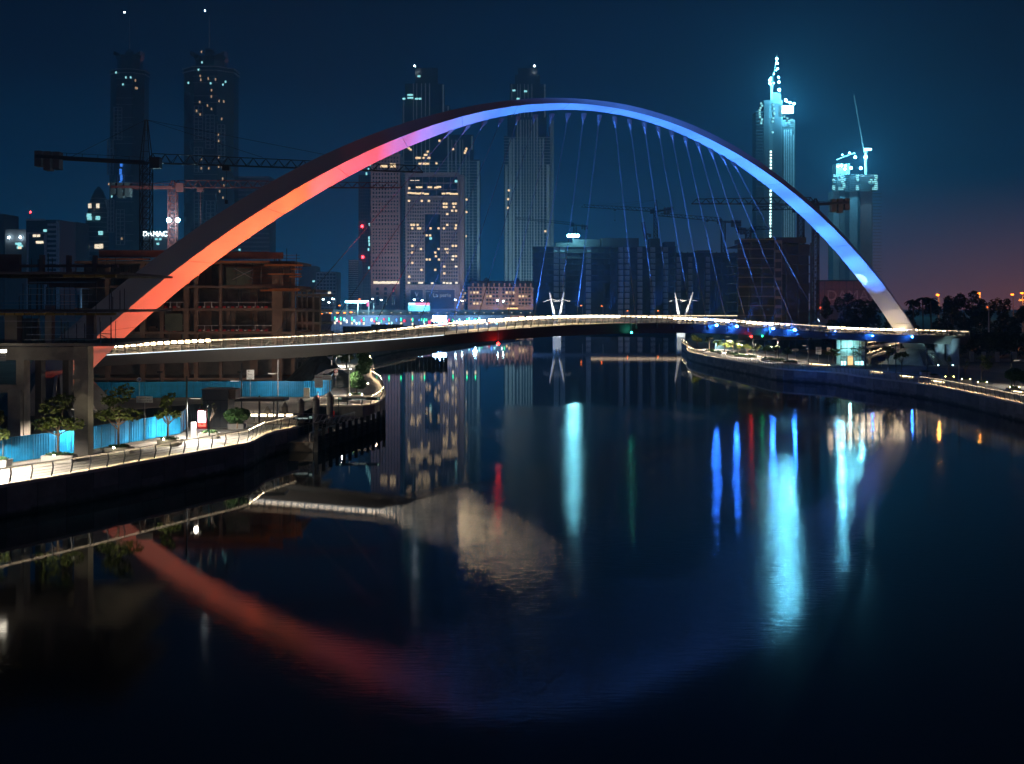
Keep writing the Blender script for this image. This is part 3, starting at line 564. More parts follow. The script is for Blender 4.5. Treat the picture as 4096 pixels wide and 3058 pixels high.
F1 = [(a, b, y0, y1) for a, b, y0, y1 in ((1612, 1617, 400, 700), (1652, 1656, 335, 700), (1665, 1669, 335, 760), (1684, 1688, 335, 760), (1700, 1704, 335, 700), (1716, 1720, 335, 700), (1770, 1776, 340, 500), (1790, 1796, 425, 700), (1806, 1809, 560, 760), (1822, 1826, 560, 760), (1838, 1842, 560, 760), (1850, 1853, 560, 760), (1884, 1892, 545, 600), (1908, 1918, 645, 1125), (1862, 1866, 600, 1125), (1875, 1878, 600, 1125), (1890, 1893, 760, 1125))]
r = stepped('skyscraper', 'tall skyscraper stepping down behind the dark-bayed hotel slab', [(1609, 1919, 640), (1609, 1893, 540), (1609, 1798, 422), (1620, 1776, 336), (1660, 1750, 273)], 1400, F1, z2([(1000, 650), (1010, 650), (1020, 650), (1043, 650), (1050, 632), (1060, 632), (1070, 650), (1078, 650), (1068, 612), (1018, 685), (1030, 685), (1045, 685), (1058, 685), (1070, 685), (1120, 683), (1220, 597), (1290, 620), (1300, 595), (1295, 608), (1138, 547), (1300, 900), (1300, 975), (1295, 1120), (945, 585), (955, 592), (965, 600)]), z2([(955, 272), (970, 272), (955, 290), (972, 290), (1015, 160), (925, 295), (1000, 295), (1020, 295)]), z2([(990, 97)])[0])
# ---- long low palace-style block
r = building('palace_block', 2000, 1150, 'long low pink stone block with mansard roof and arched windows', 'building')
mass(r, 1872, 2180, 1150, 1150, 35, pink_stone); mansard = M('mansard_slate', (.05, .055, .065), .6)
MB().loft([[(PX(1876, 1150), 1150.5, PZ(1150, 1150)), (PX(2178, 1150), 1150.5, PZ(1150, 1150)), (PX(2178, 1150), 1183, PZ(1150, 1150)), (PX(1876, 1150), 1183, PZ(1150, 1150))], [(PX(1882, 1150), 1154, PZ(1124, 1150)), (PX(2172, 1150), 1154, PZ(1124, 1150)), (PX(2172, 1150), 1179, PZ(1124, 1150)), (PX(1882, 1150), 1179, PZ(1124, 1150))]]).build('roof', mansard, r)
for x in range(1892, 2172, 21): Wbox(r, 'dormer', pink_stone, x - 3, x + 3, 1134, 1147, 1150, 2, .2)
for x in (1886, 1944, 2068): MB().lathe((PX(x, 1150), 1158, PZ(1126, 1150)), [(3.0, -.3), (2.8, 1.2), (1.9, 2.6), (.3, 3.8)], 12).build('dome', mansard, r)
for y in (1150, 1165, 1225): Wbox(r, 'cornice', pink_stone, 1870, 2182, y - 1.5, y + 1.5, 1150, 1, .9)
nl = 0
for k, x in enumerate(range(1884, 2178, 13)):
    if k % 5 == 4: Wbox(r, 'pilaster', pink_stone, x - 3, x + 3, 1152, 1223, 1150, .6, .55); continue
    arched(r, x, 1152, 1163, 8, 1150, glass_dark)
    for j, y in enumerate((1171, 1186, 1201, 1215)):
        hot = (k * 7 + j * 5) % 11 in (0, 3, 7); Wbox(r, 'window', win_warm if hot and (k + j) % 3 else (win_dim if hot else glass_dark), x - 4.2, x + 4.2, y - 3.8, y + 3.8, 1150, .3, .35)
Wbox(r, 'lobby_sign', E('lobby_sign', (1, .55, .2), 2.5, False), 2028, 2072, 1232, 1237, 1150, .5, 8)
lights(r, [(1843 + i * 9, 1160 + j * 14) for i in range(3) for j in range(5) if (i + j) % 2], 1150, 1.6, 2.0, 'd', .4)
# ---- twin domed towers far left
def domed_tower(px0, px1, ytop, crown, dome, spire, d, label, lit_w, lit_c, ladders, lean=0):
    cx_ = (px0 + px1) / 2; r = building('domed_tower', cx_, d, label, 'skyscraper', 'twin domed towers'); X = PX(cx_, d); W = (px1 - px0) / F * d / 2
    def ring(w, z, k=.45, dx=0): c = w * k; return [(X + dx + a, d + W * 1.05 + b, z) for a, b in ((-w, -c), (-c, -w), (c, -w), (w, -c), (w, c), (c, w), (-c, w), (-w, c))]
    z0, z1_ = GZ - .1, PZ(ytop, d)
    MB().loft([ring(W * (1.02 - .06 * t + .05 * t * t), lerp(z0, z1_, t), dx=lean * (1 - t) * W) for t in np.linspace(0, 1, 9)]).build('shaft', tower_glass, r)
    for t in (.985, 1.0): MB().loft([ring(W * 1.06, lerp(z0, z1_, t) - .8), ring(W * 1.08, lerp(z0, z1_, t))]).build('ledge', tower_frame, r)
    cw = (crown[1] - crown[0]) / F * d / 2; zc = PZ(crown[2], d)
    MB().loft([ring(cw * .9, z1_), ring(cw * .93, lerp(z1_, zc, .7)), ring(cw * 1.05, zc)]).build('crown', tower_glass, r)
    for sx in (-1, 1): MB().loft([[(X + sx * cw * .55, d + 8, zc), (X + sx * cw * 1.08, d + 8, zc), (X + sx * cw * 1.08, d + 30, zc), (X + sx * cw * .55, d + 30, zc)], [(X + sx * cw * .95, d + 12, zc + 5), (X + sx * cw * 1.15, d + 12, zc + 5.5), (X + sx * cw * 1.15, d + 26, zc + 5.5), (X + sx * cw * .95, d + 26, zc + 5)]]).build('crown_horn', tower_glass, r)
    zd = PZ(dome, d); rr = (zd - zc) * .62
    MB().lathe((X, d + 20, zc), [(rr * .7, -.2), (rr * .75, rr * .3), (rr * 1.05, rr * .75), (rr * .8, rr * 1.25), (rr * .25, rr * 1.6)], 14).build('dome', tower_glass, r)
    zs = PZ(spire, d); MB().tube([(X, d + 20, zd - 1), (X, d + 20, zs)], [.9, .25], 6).build('spire', tower_frame, r); lamp(r, cx_, spire, d + 20, .7, lamp_white, 'spire_lamp')
    for a, b, ya, yb, nr in ladders:
        za, zb = PZ(yb, d), PZ(ya, d); f = MB()
        for q in (a, (a + b) / 2, b): f.box(PX(q, d) - .4, PX(q, d) + .4, d - .9 - W * .0, d + 3, za, zb)
        f.build('window_frame', tower_frame, r)
        me = MB().box(0, PX(b, d) - PX(a, d), -.5, .2, -.4, .4).mesh('transom', tower_frame)
        for k in range(nr + 1): link('transom', me, r, Vector((PX(a, d), d - .5, lerp(za, zb, k / nr))) - wloc(r))
    me = MB().box(-W * .5, W * .5, -.3, .3, -.25, .25).mesh('floor_band', tower_frame)
    for k in range(34):
        if k % 3: link('floor_band', me, r, Vector((X, d + W * .05, lerp(40, z1_ - 4, k / 33))) - wloc(r))
    lights(r, lit_w, d - 1, 1.4, 2.8, 'd', 1.0); lights(r, lit_c[::2], d - 1, 1.8, 2.4, 'c', 1.0); return r
domed_tower(720, 920, 265, (755, 880, 215), 178, 44, 1450, 'darker domed skyscraper with many lit windows, nearer the arch', z1([(1290, 660), (1270, 718), (1293, 740), (1340, 683), (1366, 705), (1365, 625), (1410, 870), (1412, 912), (1412, 1015), (1300, 1028), (1412, 1078), (1436, 1078), (1348, 1088), (1300, 1088), (1438, 1155), (1446, 1198), (1440, 1278), (1418, 1237), (1366, 585), (1445, 657), (1415, 655), (1432, 770), (1293, 492), (1297, 517), (1392, 515), (1345, 510), (1301, 337)]), z1([(1282, 452), (1265, 533), (1440, 548), (1436, 525), (1457, 530), (1320, 380), (1305, 405), (1328, 405), (1217, 537), (1244, 970), (1360, 540)]), [(777, 810, 425, 560, 9), (777, 810, 590, 690, 7), (777, 812, 770, 920, 10), (823, 857, 460, 595, 9), (825, 860, 805, 930, 8), (870, 898, 500, 640, 9)])
domed_tower(430, 566, 275, (450, 548, 215), 185, 50, 1490, 'fainter domed skyscraper behind the dark crane mast', z1([(877, 570), (886, 572), (875, 522), (787, 1542), (703, 1190)]), z1([(814, 502), (830, 502), (845, 502), (725, 465), (750, 470), (697, 515), (795, 547), (768, 450), (723, 1270)]), [(455, 488, 430, 560, 9), (430, 452, 560, 700, 8), (470, 497, 700, 780, 5), (430, 455, 800, 930, 8), (465, 498, 840, 980, 9)], -.18)
lights(bpy.data.objects['domed_tower.001'], z1([(785, 1060), (780, 1110), (785, 1150), (778, 1190), (783, 1240)]), 1487, 3.0, 7, 'b', 1.2)
# ---- low skyline on the far left and around
def slab_tower(name, label, px0, px1, y, d, dep, mat, band=None, lit_w=(), lit_c=(), nr=10, nc=0, cat='building'):
    r = building(name, (px0 + px1) / 2, d, label, cat); mass(r, px0, px1, y, d, dep, mat)
    if band:
        grid(r, px0 + 1, px1 - 1, y + 4, 1230, d, max(nc, 1), nr, band, None, pw=.3 if nc else 0, bh=.4, proud=.5)
    lights(r, lit_w, d, 3.0, 2.2, 'h', .8); lights(r, lit_c, d, 3.0, 2.2, 'c', .8); return r
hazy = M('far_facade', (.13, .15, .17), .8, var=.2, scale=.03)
r = slab_tower('office_block', 'far office block with a white portal frame by the red roof lamp', 105, 238, 880, 1100, 40, tower_glass, None, z1([(225, 1523), (250, 1523), (245, 1565), (258, 1566), (272, 1565), (130, 1600)]), z1([(293, 1490), (130, 1575)]))
frame_w = M('white_cladding', (.6, .62, .65), .7)
for a, b, c, e in ((105, 182, 876, 884), (108, 185, 931, 938), (108, 115, 938, 1240), (178, 187, 938, 1240), (226, 238, 884, 1240)): Wbox(r, 'portal_frame', frame_w, a, b, c, e, 1100, 1, 1.1)
for k in range(12): Wbox(r, 'floor_band', frame_w, 190, 226, 895 + k * 19, 904 + k * 19, 1100, .5, .45)
lamp(r, 122, 849, 1098, .9, lamp_red, 'aviation_lamp'); MB().tube([P(122, 880, 1099), P(122, 850, 1099)], .25, 5).build('lamp_mast', steel_dark, r)
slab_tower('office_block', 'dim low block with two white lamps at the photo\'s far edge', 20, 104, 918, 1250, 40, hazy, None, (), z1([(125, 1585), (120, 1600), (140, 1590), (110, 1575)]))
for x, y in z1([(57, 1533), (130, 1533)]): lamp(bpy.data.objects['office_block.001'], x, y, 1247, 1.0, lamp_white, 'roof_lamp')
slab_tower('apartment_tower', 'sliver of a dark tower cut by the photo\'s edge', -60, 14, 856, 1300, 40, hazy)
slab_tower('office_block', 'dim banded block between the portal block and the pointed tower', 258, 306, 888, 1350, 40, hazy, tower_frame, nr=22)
r = building('pointed_tower', 378, 1600, 'rounded pointed tower with lit floors low down', 'tower')
MB().lathe((PX(369, 1600), 1625, 0), [(20, GZ), (20, 40), (18.6, PZ(940, 1600)), (15.5, PZ(860, 1600)), (10.6, PZ(795, 1600)), (5.6, PZ(757, 1600)), (1.2, PZ(740, 1600))], 20).build('shaft', tower_glass, r)
for k in range(22):
    t = k / 22; y = lerp(1200, 770, t); w_ = np.interp(y, [740, 757, 795, 860, 940, 1240], [1.4, 5.8, 10.8, 15.7, 18.8, 20.2])
    MB().lathe((PX(369, 1600), 1625, PZ(y, 1600)), [(w_, -.4), (w_ + .3, 0), (w_, .4)], 20).build('floor_band', tower_frame, r)
lights(r, z1([(505, 1592), (525, 1590), (545, 1592), (560, 1592), (622, 1592), (640, 1592), (655, 1590), (475, 1608), (580, 1330), (632, 1330)]), 1606, 4.5, 6, 'h', .5); lights(r, z1([(650, 1505), (575, 1392), (632, 1408), (578, 1410)]), 1606, 6, 5, 'c', .5)
slab_tower('glass_slab', 'slim lit slab squeezed beside the pointed tower', 413, 436, 800, 1620, 30, M('slab_white', (.4, .45, .47), .7), None, (), z1([(685, 1515), (680, 1540)]))
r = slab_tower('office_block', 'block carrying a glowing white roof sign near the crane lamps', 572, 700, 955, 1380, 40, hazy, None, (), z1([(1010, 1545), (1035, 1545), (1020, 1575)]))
text('roof_sign', 'DAMAC', 12, E('roof_sign_glow', (.8, .96, 1), 9, False), r, P(620, 937, 1379), thick=.4, width=27)
MB().box(PX(572, 1380), PX(672, 1380), 1380, 1382, PZ(955, 1380), PZ(930, 1380)).build('sign_parapet', hazy, r)
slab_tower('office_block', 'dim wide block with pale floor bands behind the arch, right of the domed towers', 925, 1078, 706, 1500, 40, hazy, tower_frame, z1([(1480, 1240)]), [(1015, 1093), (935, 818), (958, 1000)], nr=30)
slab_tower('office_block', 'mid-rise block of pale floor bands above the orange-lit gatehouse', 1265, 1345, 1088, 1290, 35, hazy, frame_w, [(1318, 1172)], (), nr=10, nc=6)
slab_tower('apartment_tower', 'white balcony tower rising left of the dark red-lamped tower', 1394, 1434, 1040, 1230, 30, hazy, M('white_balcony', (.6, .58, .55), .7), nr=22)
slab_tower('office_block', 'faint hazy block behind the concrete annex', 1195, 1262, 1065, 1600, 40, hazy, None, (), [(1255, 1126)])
# ---- two floodlit towers under construction on the right
slabmat = M('raw_concrete', (.15, .155, .16), .85, var=.2, scale=.1)
def crane(label, mast, d, jib_a, jib_b, mw=2.0, apex=None, cab=True, mats=None, cw=True, dj=(0, 0), group='tower cranes', lat=1.5, hook=None, ties=True):
    """mast=(px,ytop,ybase); jib_a = tip (px,py), jib_b = counterweight end"""
    mt = mats or M('crane_steel', (.025, .025, .028), .6, .2); px, yt, yb = mast; r = building('tower_crane', px, d, label, 'crane', group); X = PX(px, d); z0, z1_ = PZ(yb, d), PZ(yt, d); r.location = (X, d, z0); h = mw / 2
    mb = MB(); th = mw * (.085 if d < 400 else .13)
    for sx in (-h, h):
        for sy in (-h, h): mb.bar((X + sx, d + sy, z0), (X + sx, d + sy, z1_), th)
    n = max(2, int((z1_ - z0) / mw))
    for k in range(n):
        a, b = lerp(z0, z1_, k / n), lerp(z0, z1_, (k + 1) / n)
        for sy in (-h, h): mb.bar((X - h, d + sy, a), (X + h, d + sy, b), th * .7); mb.bar((X + h, d + sy, a), (X - h, d + sy, b), th * .7); mb.bar((X - h, d + sy, b), (X + h, d + sy, b), th * .7)
        for sx in (-h, h): mb.bar((X + sx, d - h, a), (X + sx, d + h, b), th * .7)
    mb.build('mast', mt, r)
    ta, tb = P(*jib_a, d + dj[0]), P(*jib_b, d + dj[1]); c = Vector((X, d, z1_))
    j = MB(); dirv = (ta - c).normalized(); s = Vector((-dirv.y, dirv.x, 0)).normalized() * lat * .4; n = max(3, int((ta - c).length / (lat * 1.3)))
    for k in range(n):
        p, q = c.lerp(ta, k / n), c.lerp(ta, (k + 1) / n); hh = lat * (1 - .35 * k / n); m_ = (p + q) / 2 + Vector((0, 0, hh)); m2 = (q * 1.5 - p * .5) + Vector((0, 0, hh))
        j.bar(p - s, q - s, th); j.bar(p + s, q + s, th); j.bar(p - s, m_, th * .6); j.bar(q - s, m_, th * .6); j.bar(p + s, m_, th * .6); j.bar(q + s, m_, th * .6)
        if k < n - 1: j.bar(m_, m2, th)
    j.build('jib', mt, r)
    k_ = MB(); k_.bar(c - s * 1.4, tb - s * 1.4, th * 1.4, lat * .35); k_.bar(c + s * 1.4, tb + s * 1.4, th * 1.4, lat * .35); k_.bar(c, tb, lat * .8, .15)
    nn = 7
    for k in range(nn): p = c.lerp(tb, (k + 1) / nn); k_.bar(p - s * 1.4, p - s * 1.4 + Vector((0, 0, 1.0)), th * .5)
    k_.bar(c + Vector((0, 0, 1)) - s * 1.4, tb + Vector((0, 0, 1)) - s * 1.4, th * .5); k_.build('counter_jib', mt, r)
    if cw:
        dv = (c - tb).normalized(); g = MB()
        for k, hh in ((.3, 1.9), (1.5, 2.6), (2.7, 2.3)): p = tb + dv * k * lat * .8; g.box(p.x - lat * .35, p.x + lat * .35, p.y - lat * .6, p.y + lat * .6, p.z - hh * lat * .55, p.z + lat * .6)
        g.build('counterweight', M('crane_block', (.12, .11, .11), .9), r)
    if cab: p = c + dirv * mw * .95; MB().box(p.x - mw * .5, p.x + mw * .5, p.y - mw * .5, p.y + mw * .5, p.z - mw * .55, p.z + mw * .55).build('cab', mt, r)
    if apex:
        ap = P(px, apex, d); a_ = MB()
        for sx, sy in ((-h, -h), (h, -h), (h, h), (-h, h)): a_.bar(c + Vector((sx, sy, 0)), ap + Vector((sx * .2, sy * .2, 0)), th)
        for k in (.25, .5, .75): q = c.lerp(ap, k); w_ = h * (1 - .8 * k); a_.bar(q + Vector((-w_, -w_, 0)), q + Vector((w_, -w_, 0)), th * .7)
        a_.build('tower_head', mt, r)
        if ties:
            for tgt in (c.lerp(ta, .42) + Vector((0, 0, lat)), c.lerp(ta, .82) + Vector((0, 0, lat * .7)), c.lerp(tb, .72)): MB().bar(ap, tgt, .09).build('tie_bar', mt, r)
    if hook:
        p = c.lerp(ta, hook[0]); q = Vector((p.x, p.y, PZ(hook[1], d))); MB().bar(p, q, .08).box(q.x - .3, q.x + .3, q.y - .3, q.y + .3, q.z - .9, q.z).box(p.x - .8, p.x + .8, p.y - .8, p.y + .8, p.z - 1.1, p.z - .2).build('hook', mt, r)
    return r
r = building('unfinished_tower', 3103, 1500, 'floodlit unfinished skyscraper with lamps up its mast', 'skyscraper')
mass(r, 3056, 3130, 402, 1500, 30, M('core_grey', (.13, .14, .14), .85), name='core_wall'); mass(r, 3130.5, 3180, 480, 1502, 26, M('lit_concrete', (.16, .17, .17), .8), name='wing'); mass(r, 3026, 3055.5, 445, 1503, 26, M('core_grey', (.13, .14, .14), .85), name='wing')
core_dark = M('core_dark', (.06, .065, .07), .8)
Wbox(r, 'window_strip', core_dark, 3060, 3076, 415, 1235, 1500, .3, .25); Wbox(r, 'window_strip', core_dark, 3092, 3124, 415, 1235, 1500, .3, .25)
me = MB().box(0, PX(3056, 1500) - PX(3024, 1500), -5, 0, -.3, .3).mesh('floor_slab', slabmat)
for k in range(62): link('floor_slab', me, r, Vector((PX(3024, 1500) - random.uniform(0, 1.5), 1502, PZ(450 + k * 12.4, 1500))) - wloc(r))
for a in (3136, 3144, 3152, 3162, 3172): Wbox(r, 'fin', M('fin_white', (.66, .68, .68), .7), a, a + 3.2, 520 if a < 3170 else 540, 1235, 1500, .9, .9)
for k in range(46): Wbox(r, 'floor_band', slabmat, 3131, 3180, 500 + k * 16, 502.5 + k * 16, 1500, .5, .5)
me = MB().box(-.9, .9, -.2, .2, -1.1, 1.1).mesh('work_lamp', E('work_lamp', (.6, 1, .98), 6, False))
for y in [608 + k * 13 for k in range(14)] + [782 + k * 12.6 for k in range(14)]: link('work_lamp', me, r, P(3083.5 - (y - 600) * .006, y, 1499.2) - wloc(r))
lights(r, [(3045 + random.uniform(-8, 8), y) for y in range(415, 500, 9)] + [(3094 + random.uniform(-4, 4), y) for y in (420, 436, 452, 458, 474, 487, 530)] + [(3140 + random.uniform(-6, 30), y) for y in (468, 474, 480, 490)], 1499, 2.4, 2.4, 'c', .6)
for x, y, rr in z2([]): pass
for x, y, rr in ((3143, 402, 2.2), (3160, 411, 2.0), (3176, 415, 2.0), (3117, 360, 2.4), (3148, 408, 1.2)): lamp(r, x, y, 1496, rr, lamp_cyan_far, 'flood_lamp')
MB().box(PX(3128, 1496), PX(3172, 1496), 1494, 1496.5, PZ(455, 1496), PZ(425, 1496)).build('lit_sign', E('lit_sign', (.35, .9, 1), 16), r)
glow_light(r, 'sign_flood', 3158, 432, 1484, 3e5, (.13, .66, 1)); glow_light(r, 'roof_flood', 3117, 352, 1490, 1.4e5, (.13, .66, 1))
MB().box(PX(3092, 1500), PX(3126, 1500), 1503, 1520, PZ(402, 1500), PZ(370, 1500)).build('roof_core', slabmat, r)
c_ = building('luffing_crane', 3095, 1500, 'crane with lit jib standing on the tallest unfinished tower', 'crane'); c_.location.z = PZ(402, 1502)
MB().bar(P(3086, 402, 1502), P(3086, 310, 1502), 3.2).bar(P(3086, 330, 1502), P(3108, 235, 1502), 1.6).bar(P(3108, 235, 1502), P(3108, 212, 1502), .8).bar(P(3086, 330, 1502), P(3078, 320, 1502), 4).build('jib', M('crane_lit', (.3, .3, .28), .7), c_)
for x, y, rr in ((3107, 236, 1.9), (3109, 254, 1.9), (3111, 276, 1.4), (3079, 321, 1.8), (3079, 336, 1.7), (3114, 310, 1.7), (3116, 329, 1.8), (3096, 334, .9), (3097, 296, .7), (3104, 283, .7), (3083, 312, .9)): lamp(c_, x, y, 1500, rr, lamp_cyan_far, 'jib_lamp')
r = building('unfinished_tower', 3418, 1500, 'shorter floodlit unfinished tower with a glowing crowded top', 'skyscraper')
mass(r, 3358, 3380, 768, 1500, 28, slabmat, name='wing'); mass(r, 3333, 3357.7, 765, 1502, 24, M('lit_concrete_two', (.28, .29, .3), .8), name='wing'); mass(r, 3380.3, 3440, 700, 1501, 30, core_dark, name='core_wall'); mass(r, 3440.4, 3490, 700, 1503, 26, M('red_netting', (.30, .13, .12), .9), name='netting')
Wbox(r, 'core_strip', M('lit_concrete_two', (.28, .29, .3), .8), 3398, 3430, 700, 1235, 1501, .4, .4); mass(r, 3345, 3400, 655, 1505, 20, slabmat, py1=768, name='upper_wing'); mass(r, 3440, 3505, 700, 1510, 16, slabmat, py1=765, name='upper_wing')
me = MB().box(0, PX(3507, 1500) - PX(3330, 1500), -3, 0, -.35, .35).mesh('floor_slab', slabmat)
for k in range(9): link('floor_slab', me, r, Vector((PX(3330, 1500), 1500.5, PZ(700 + k * 8, 1500))) - wloc(r))
me = MB().box(0, 12, -2, 0, -.25, .25).mesh('ledge', slabmat)
for k in range(34): link('ledge', me, r, Vector((PX(3488, 1500), 1503, PZ(775 + k * 13, 1500))) - wloc(r))
pts = [(random.choice([3334, 3338, 3352, 3358, 3368, 3375, 3430, 3428, 3478, 3484, 3492, 3500, 3504]), 705 + random.randint(0, 6) * 8.5) for _ in range(42)]
lights(r, pts, 1499, 3.2, 2.6, 'c', 1.2)
for x, y, rr in ((3352, 666, 1.9), (3366, 663, 2.2), (3382, 664, 1.7), (3380, 677, 1.9), (3404, 673, 2.3), (3443, 674, 2.3), (3421, 629, 2.2), (3462, 629, 2.6), (3398, 612, 1.2), (3370, 620, .8)): lamp(r, x, y, 1496, rr, lamp_cyan_far, 'flood_lamp')
glow_light(r, 'roof_flood', 3450, 640, 1485, 2.4e5, (.13, .66, 1)); glow_light(r, 'deck_flood', 3366, 672, 1486, 1.3e5, (.13, .66, 1))
MB().box(PX(3458, 1496), PX(3484, 1496), 1494, 1496, PZ(603, 1496), PZ(595, 1496)).build('lit_sign', MATS['lit_sign'], r)
MB().bar(P(3462, 700, 1498), P(3462, 600, 1498), 2.6).bar(P(3462, 640, 1498), P(3416, 380, 1498), 1.0).bar(P(3345, 640, 1498), P(3420, 612, 1498), 1.4).build('crane', M('crane_lit', (.3, .3, .28), .7), r)
r = building('billboard_wall', 3370, 1000, 'pink-lit gridded hoarding with huge letters below the shorter unfinished tower', 'hoarding')
hoard = M('pink_hoarding', (.36, .20, .20), .8, var=.12, scale=.05); me = MB().box(.15, 5.7, -.3, 0, .1, 6.4).mesh('hoarding_panel', hoard)
for i in range(8):
    for j in range(3): link('hoarding_panel', me, r, Vector((PX(3270, 1000) + i * 5.9, 1000, PZ(1222, 1000) + j * 6.6)) - wloc(r))
MB().box(PX(3268, 1000), PX(3500, 1000), 1000.05, 1004, GZ, PZ(1121, 1000)).build('backing', core_dark, r)
text('hoarding_letters', 'DAMAC', 9, M('hoarding_letters', (.62, .52, .5), .7), r, P(3412, 1185, 999.3), width=42)
MB().box(PX(3268, 1000), PX(3300, 1000), 994, 996, PZ(1238, 1000), PZ(1228, 1000)).build('lit_fascia', E('lit_fascia', (1, .16, .06), 1.4, False), r)
# ---- tower cranes
red_steel = M('red_steel', (.20, .035, .03), .6, var=.2)
crane('near tower crane, dark mast and long jib reaching behind the arch', (585, 652, 1010), 262, (1692, 690), (150, 628), 2.15, apex=480, hook=(.29, 800), lat=2.0)
c2 = crane('red-jibbed tower crane with two floodlights on its mast', (692, 752, 1010), 330, (1608, 752), (450, 750), 2.1, apex=722, mats=red_steel, lat=2.0, hook=(.12, 930))
for x in (675, 711): lamp(c2, x, 882, 328, .55, lamp_cyan, 'floodlight')
gl_ = bpy.data.lights.new('crane_flood', 'POINT'); gl_.energy = 11000; gl_.color = (.45, .85, 1); gl_.shadow_soft_size = .5; go = bpy.data.objects.new('crane_flood', gl_); C.objects.link(go); go.parent = c2; go.location = P(668, 882, 322) - wloc(c2)
crane('hazy crane with horizontal jib above the tallest dark block', (2623, 848, 960), 830, (2326, 829), (2690, 836), 2.6, apex=800, lat=2.4, hook=(.55, 880))
crane('crane whose sloping jib reaches over the lower dark block', (2893, 888, 1020), 790, (2634, 864), (2962, 892), 2.6, lat=2.4, hook=(.25, 950))
crane('crane with the longest flat jib crossing in front of the arch\'s blue leg', (3262, 818, 1290), 430, (2767, 816), (3392, 812), 2.0, lat=2.4, apex=795, ties=False)
crane('short crane standing on the banded concrete block', (2993, 922, 962), 640, (3092, 918), (2948, 918), 2.6, lat=1.8)
crane('second crane mast behind the blue leg with a lower jib', (3203, 838, 1290), 520, (3010, 842), (3280, 915), 2.4, lat=1.9)
crane('faint distant crane behind the pale-finned skyscraper', (2300, 902, 960), 1000, (2060, 876), (2350, 908), 2.4, lat=2.0)
r = building('folded_crane', 2585, 815, 'folded crane boom standing on the tallest dark block', 'crane'); r.location.z = PZ(960, 815)
MB().bar(P(2572, 890, 815), P(2584, 960, 815), 2.2).bar(P(2578, 935, 815), P(2600, 940, 815), 1.2).box(PX(2594, 815), PX(2604, 815), 814, 817, PZ(950, 815), PZ(937, 815)).build('boom', steel_dark, r)
# ---- unfinished dark apartment blocks behind the bridge
dark_c = M('dark_concrete', (.085, .083, .083), .9, var=.3, scale=.1); pale_c = M('pale_infill', (.55, .54, .54), .85, var=.2, scale=.2)
def dark_block(label, px0, px1, ytop, d, dep, fh, bays, open_bays, tops, seed):
    rnd = random.Random(seed); r = building('unfinished_block', (px0 + px1) / 2, d, label, 'building', 'unfinished apartment blocks')
    x0, x1 = PX(px0, d), PX(px1, d); H = PZ(ytop, d); n = int((H - GZ) / fh); bw = (x1 - x0) / bays; b = wloc(r)
    me = MB().box(-.6, x1 - x0 + .6, -1.1, dep, -.18, .18).mesh('floor_slab', dark_c)
    for k in range(n + 1): link('floor_slab', me, r, Vector((x0, d, GZ + k * fh)) - b)
    me = MB().box(-.35, .35, 0, .7, 0, H - GZ).mesh('column', dark_c)
    for i in range(bays + 1): link('column', me, r, Vector((x0 + i * bw, d + .02, GZ)) - b)
    MB().box(x0 + .2, x1 - .2, d + 3.5, d + 4, GZ, H - .4).build('inner_wall', dark_c, r)
    pal = MB().box(.45, bw - .45, 0, .2, .3, fh - .45).mesh('infill_panel', pale_c); dk = MB().box(.4, bw - .4, 0, .2, .2, fh - .3).mesh('infill_panel', dark_c); mull = MB()
    for i in range(bays):
        for k in range(n):
            z = GZ + k * fh + .18
            if i in open_bays: link('infill_panel', pal, r, Vector((x0 + i * bw, d + 1.2, z)) - b)
            elif rnd.random() < .62: link('infill_panel', dk, r, Vector((x0 + i * bw, d + .8, z)) - b)
    for a, c, y in tops: mass(r, a, c, y, d + 2, dep * .6, dark_c, py1=ytop, name='roof_core')
    f = MB()
    for k in range(n):
        for i in range(int((x1 - x0) / 2.2)):
            if rnd.random() < .5: f.box(x0 + i * 2.2, x0 + i * 2.2 + .06, d - 1.2, d - 1.14, GZ + k * fh, GZ + k * fh + 1.1)
        f.box(x0 - .6, x1 + .6, d - 1.2, d - 1.15, GZ + k * fh + 1.05, GZ + k * fh + 1.1)
    o = f.build('edge_rail', steel_dark, r); o['kind'] = 'stuff'
    return r
dark_block('tallest dark unfinished block carrying the bright cyan floodlight', 2135, 2702, 988, 800, 24, 3.75, 22, (3, 4, 8, 13, 14, 16, 18, 20), ((2222, 2290, 972), (2290, 2402, 958), (2405, 2555, 953), (2600, 2640, 955), (2660, 2700, 968)), 1)
dark_block('lower dark unfinished block left of the banded concrete block', 2704, 2960, 1008, 770, 24, 3.75, 11, (0, 2, 5), ((2790, 2850, 1002),), 2)
r = dark_block('banded concrete block with pale slab edges under the arch\'s blue leg', 2955, 3245, 972, 505, 26, 3.9, 6, (), ((2965, 3075, 955), (3080, 3225, 950)), 3)
me = MB().box(0, PX(3090, 505) - PX(2950, 505), -1.6, -.2, -.16, .16).mesh('balcony_slab', M('slab_edge', (.30, .27, .24), .85))
for k in range(1, 10): link('balcony_slab', me, r, Vector((PX(2950, 505), 503.8, PZ(1300, 505) + k * 3.9)) - wloc(r))
Wbox(r, 'stair_wall', M('slab_edge', (.30, .27, .24), .85), 3098, 3128, 962, 1310, 503.6, .4, .2)
for k in range(9): Wbox(r, 'stair_window', core_dark, 3101, 3125, 975 + k * 37, 1000 + k * 37, 503.3, .2, .25)
r = building('site_floodlight', 2293, 798, 'bright cyan site floodlight mast on the roof of the tallest dark block', 'floodlight'); r.location.z = PZ(975, 798)
MB().bar(P(2293, 975, 798), P(2293, 950, 798), .4).bar(P(2268, 946, 798), P(2318, 946, 798), .35).build('mast', steel_dark, r)
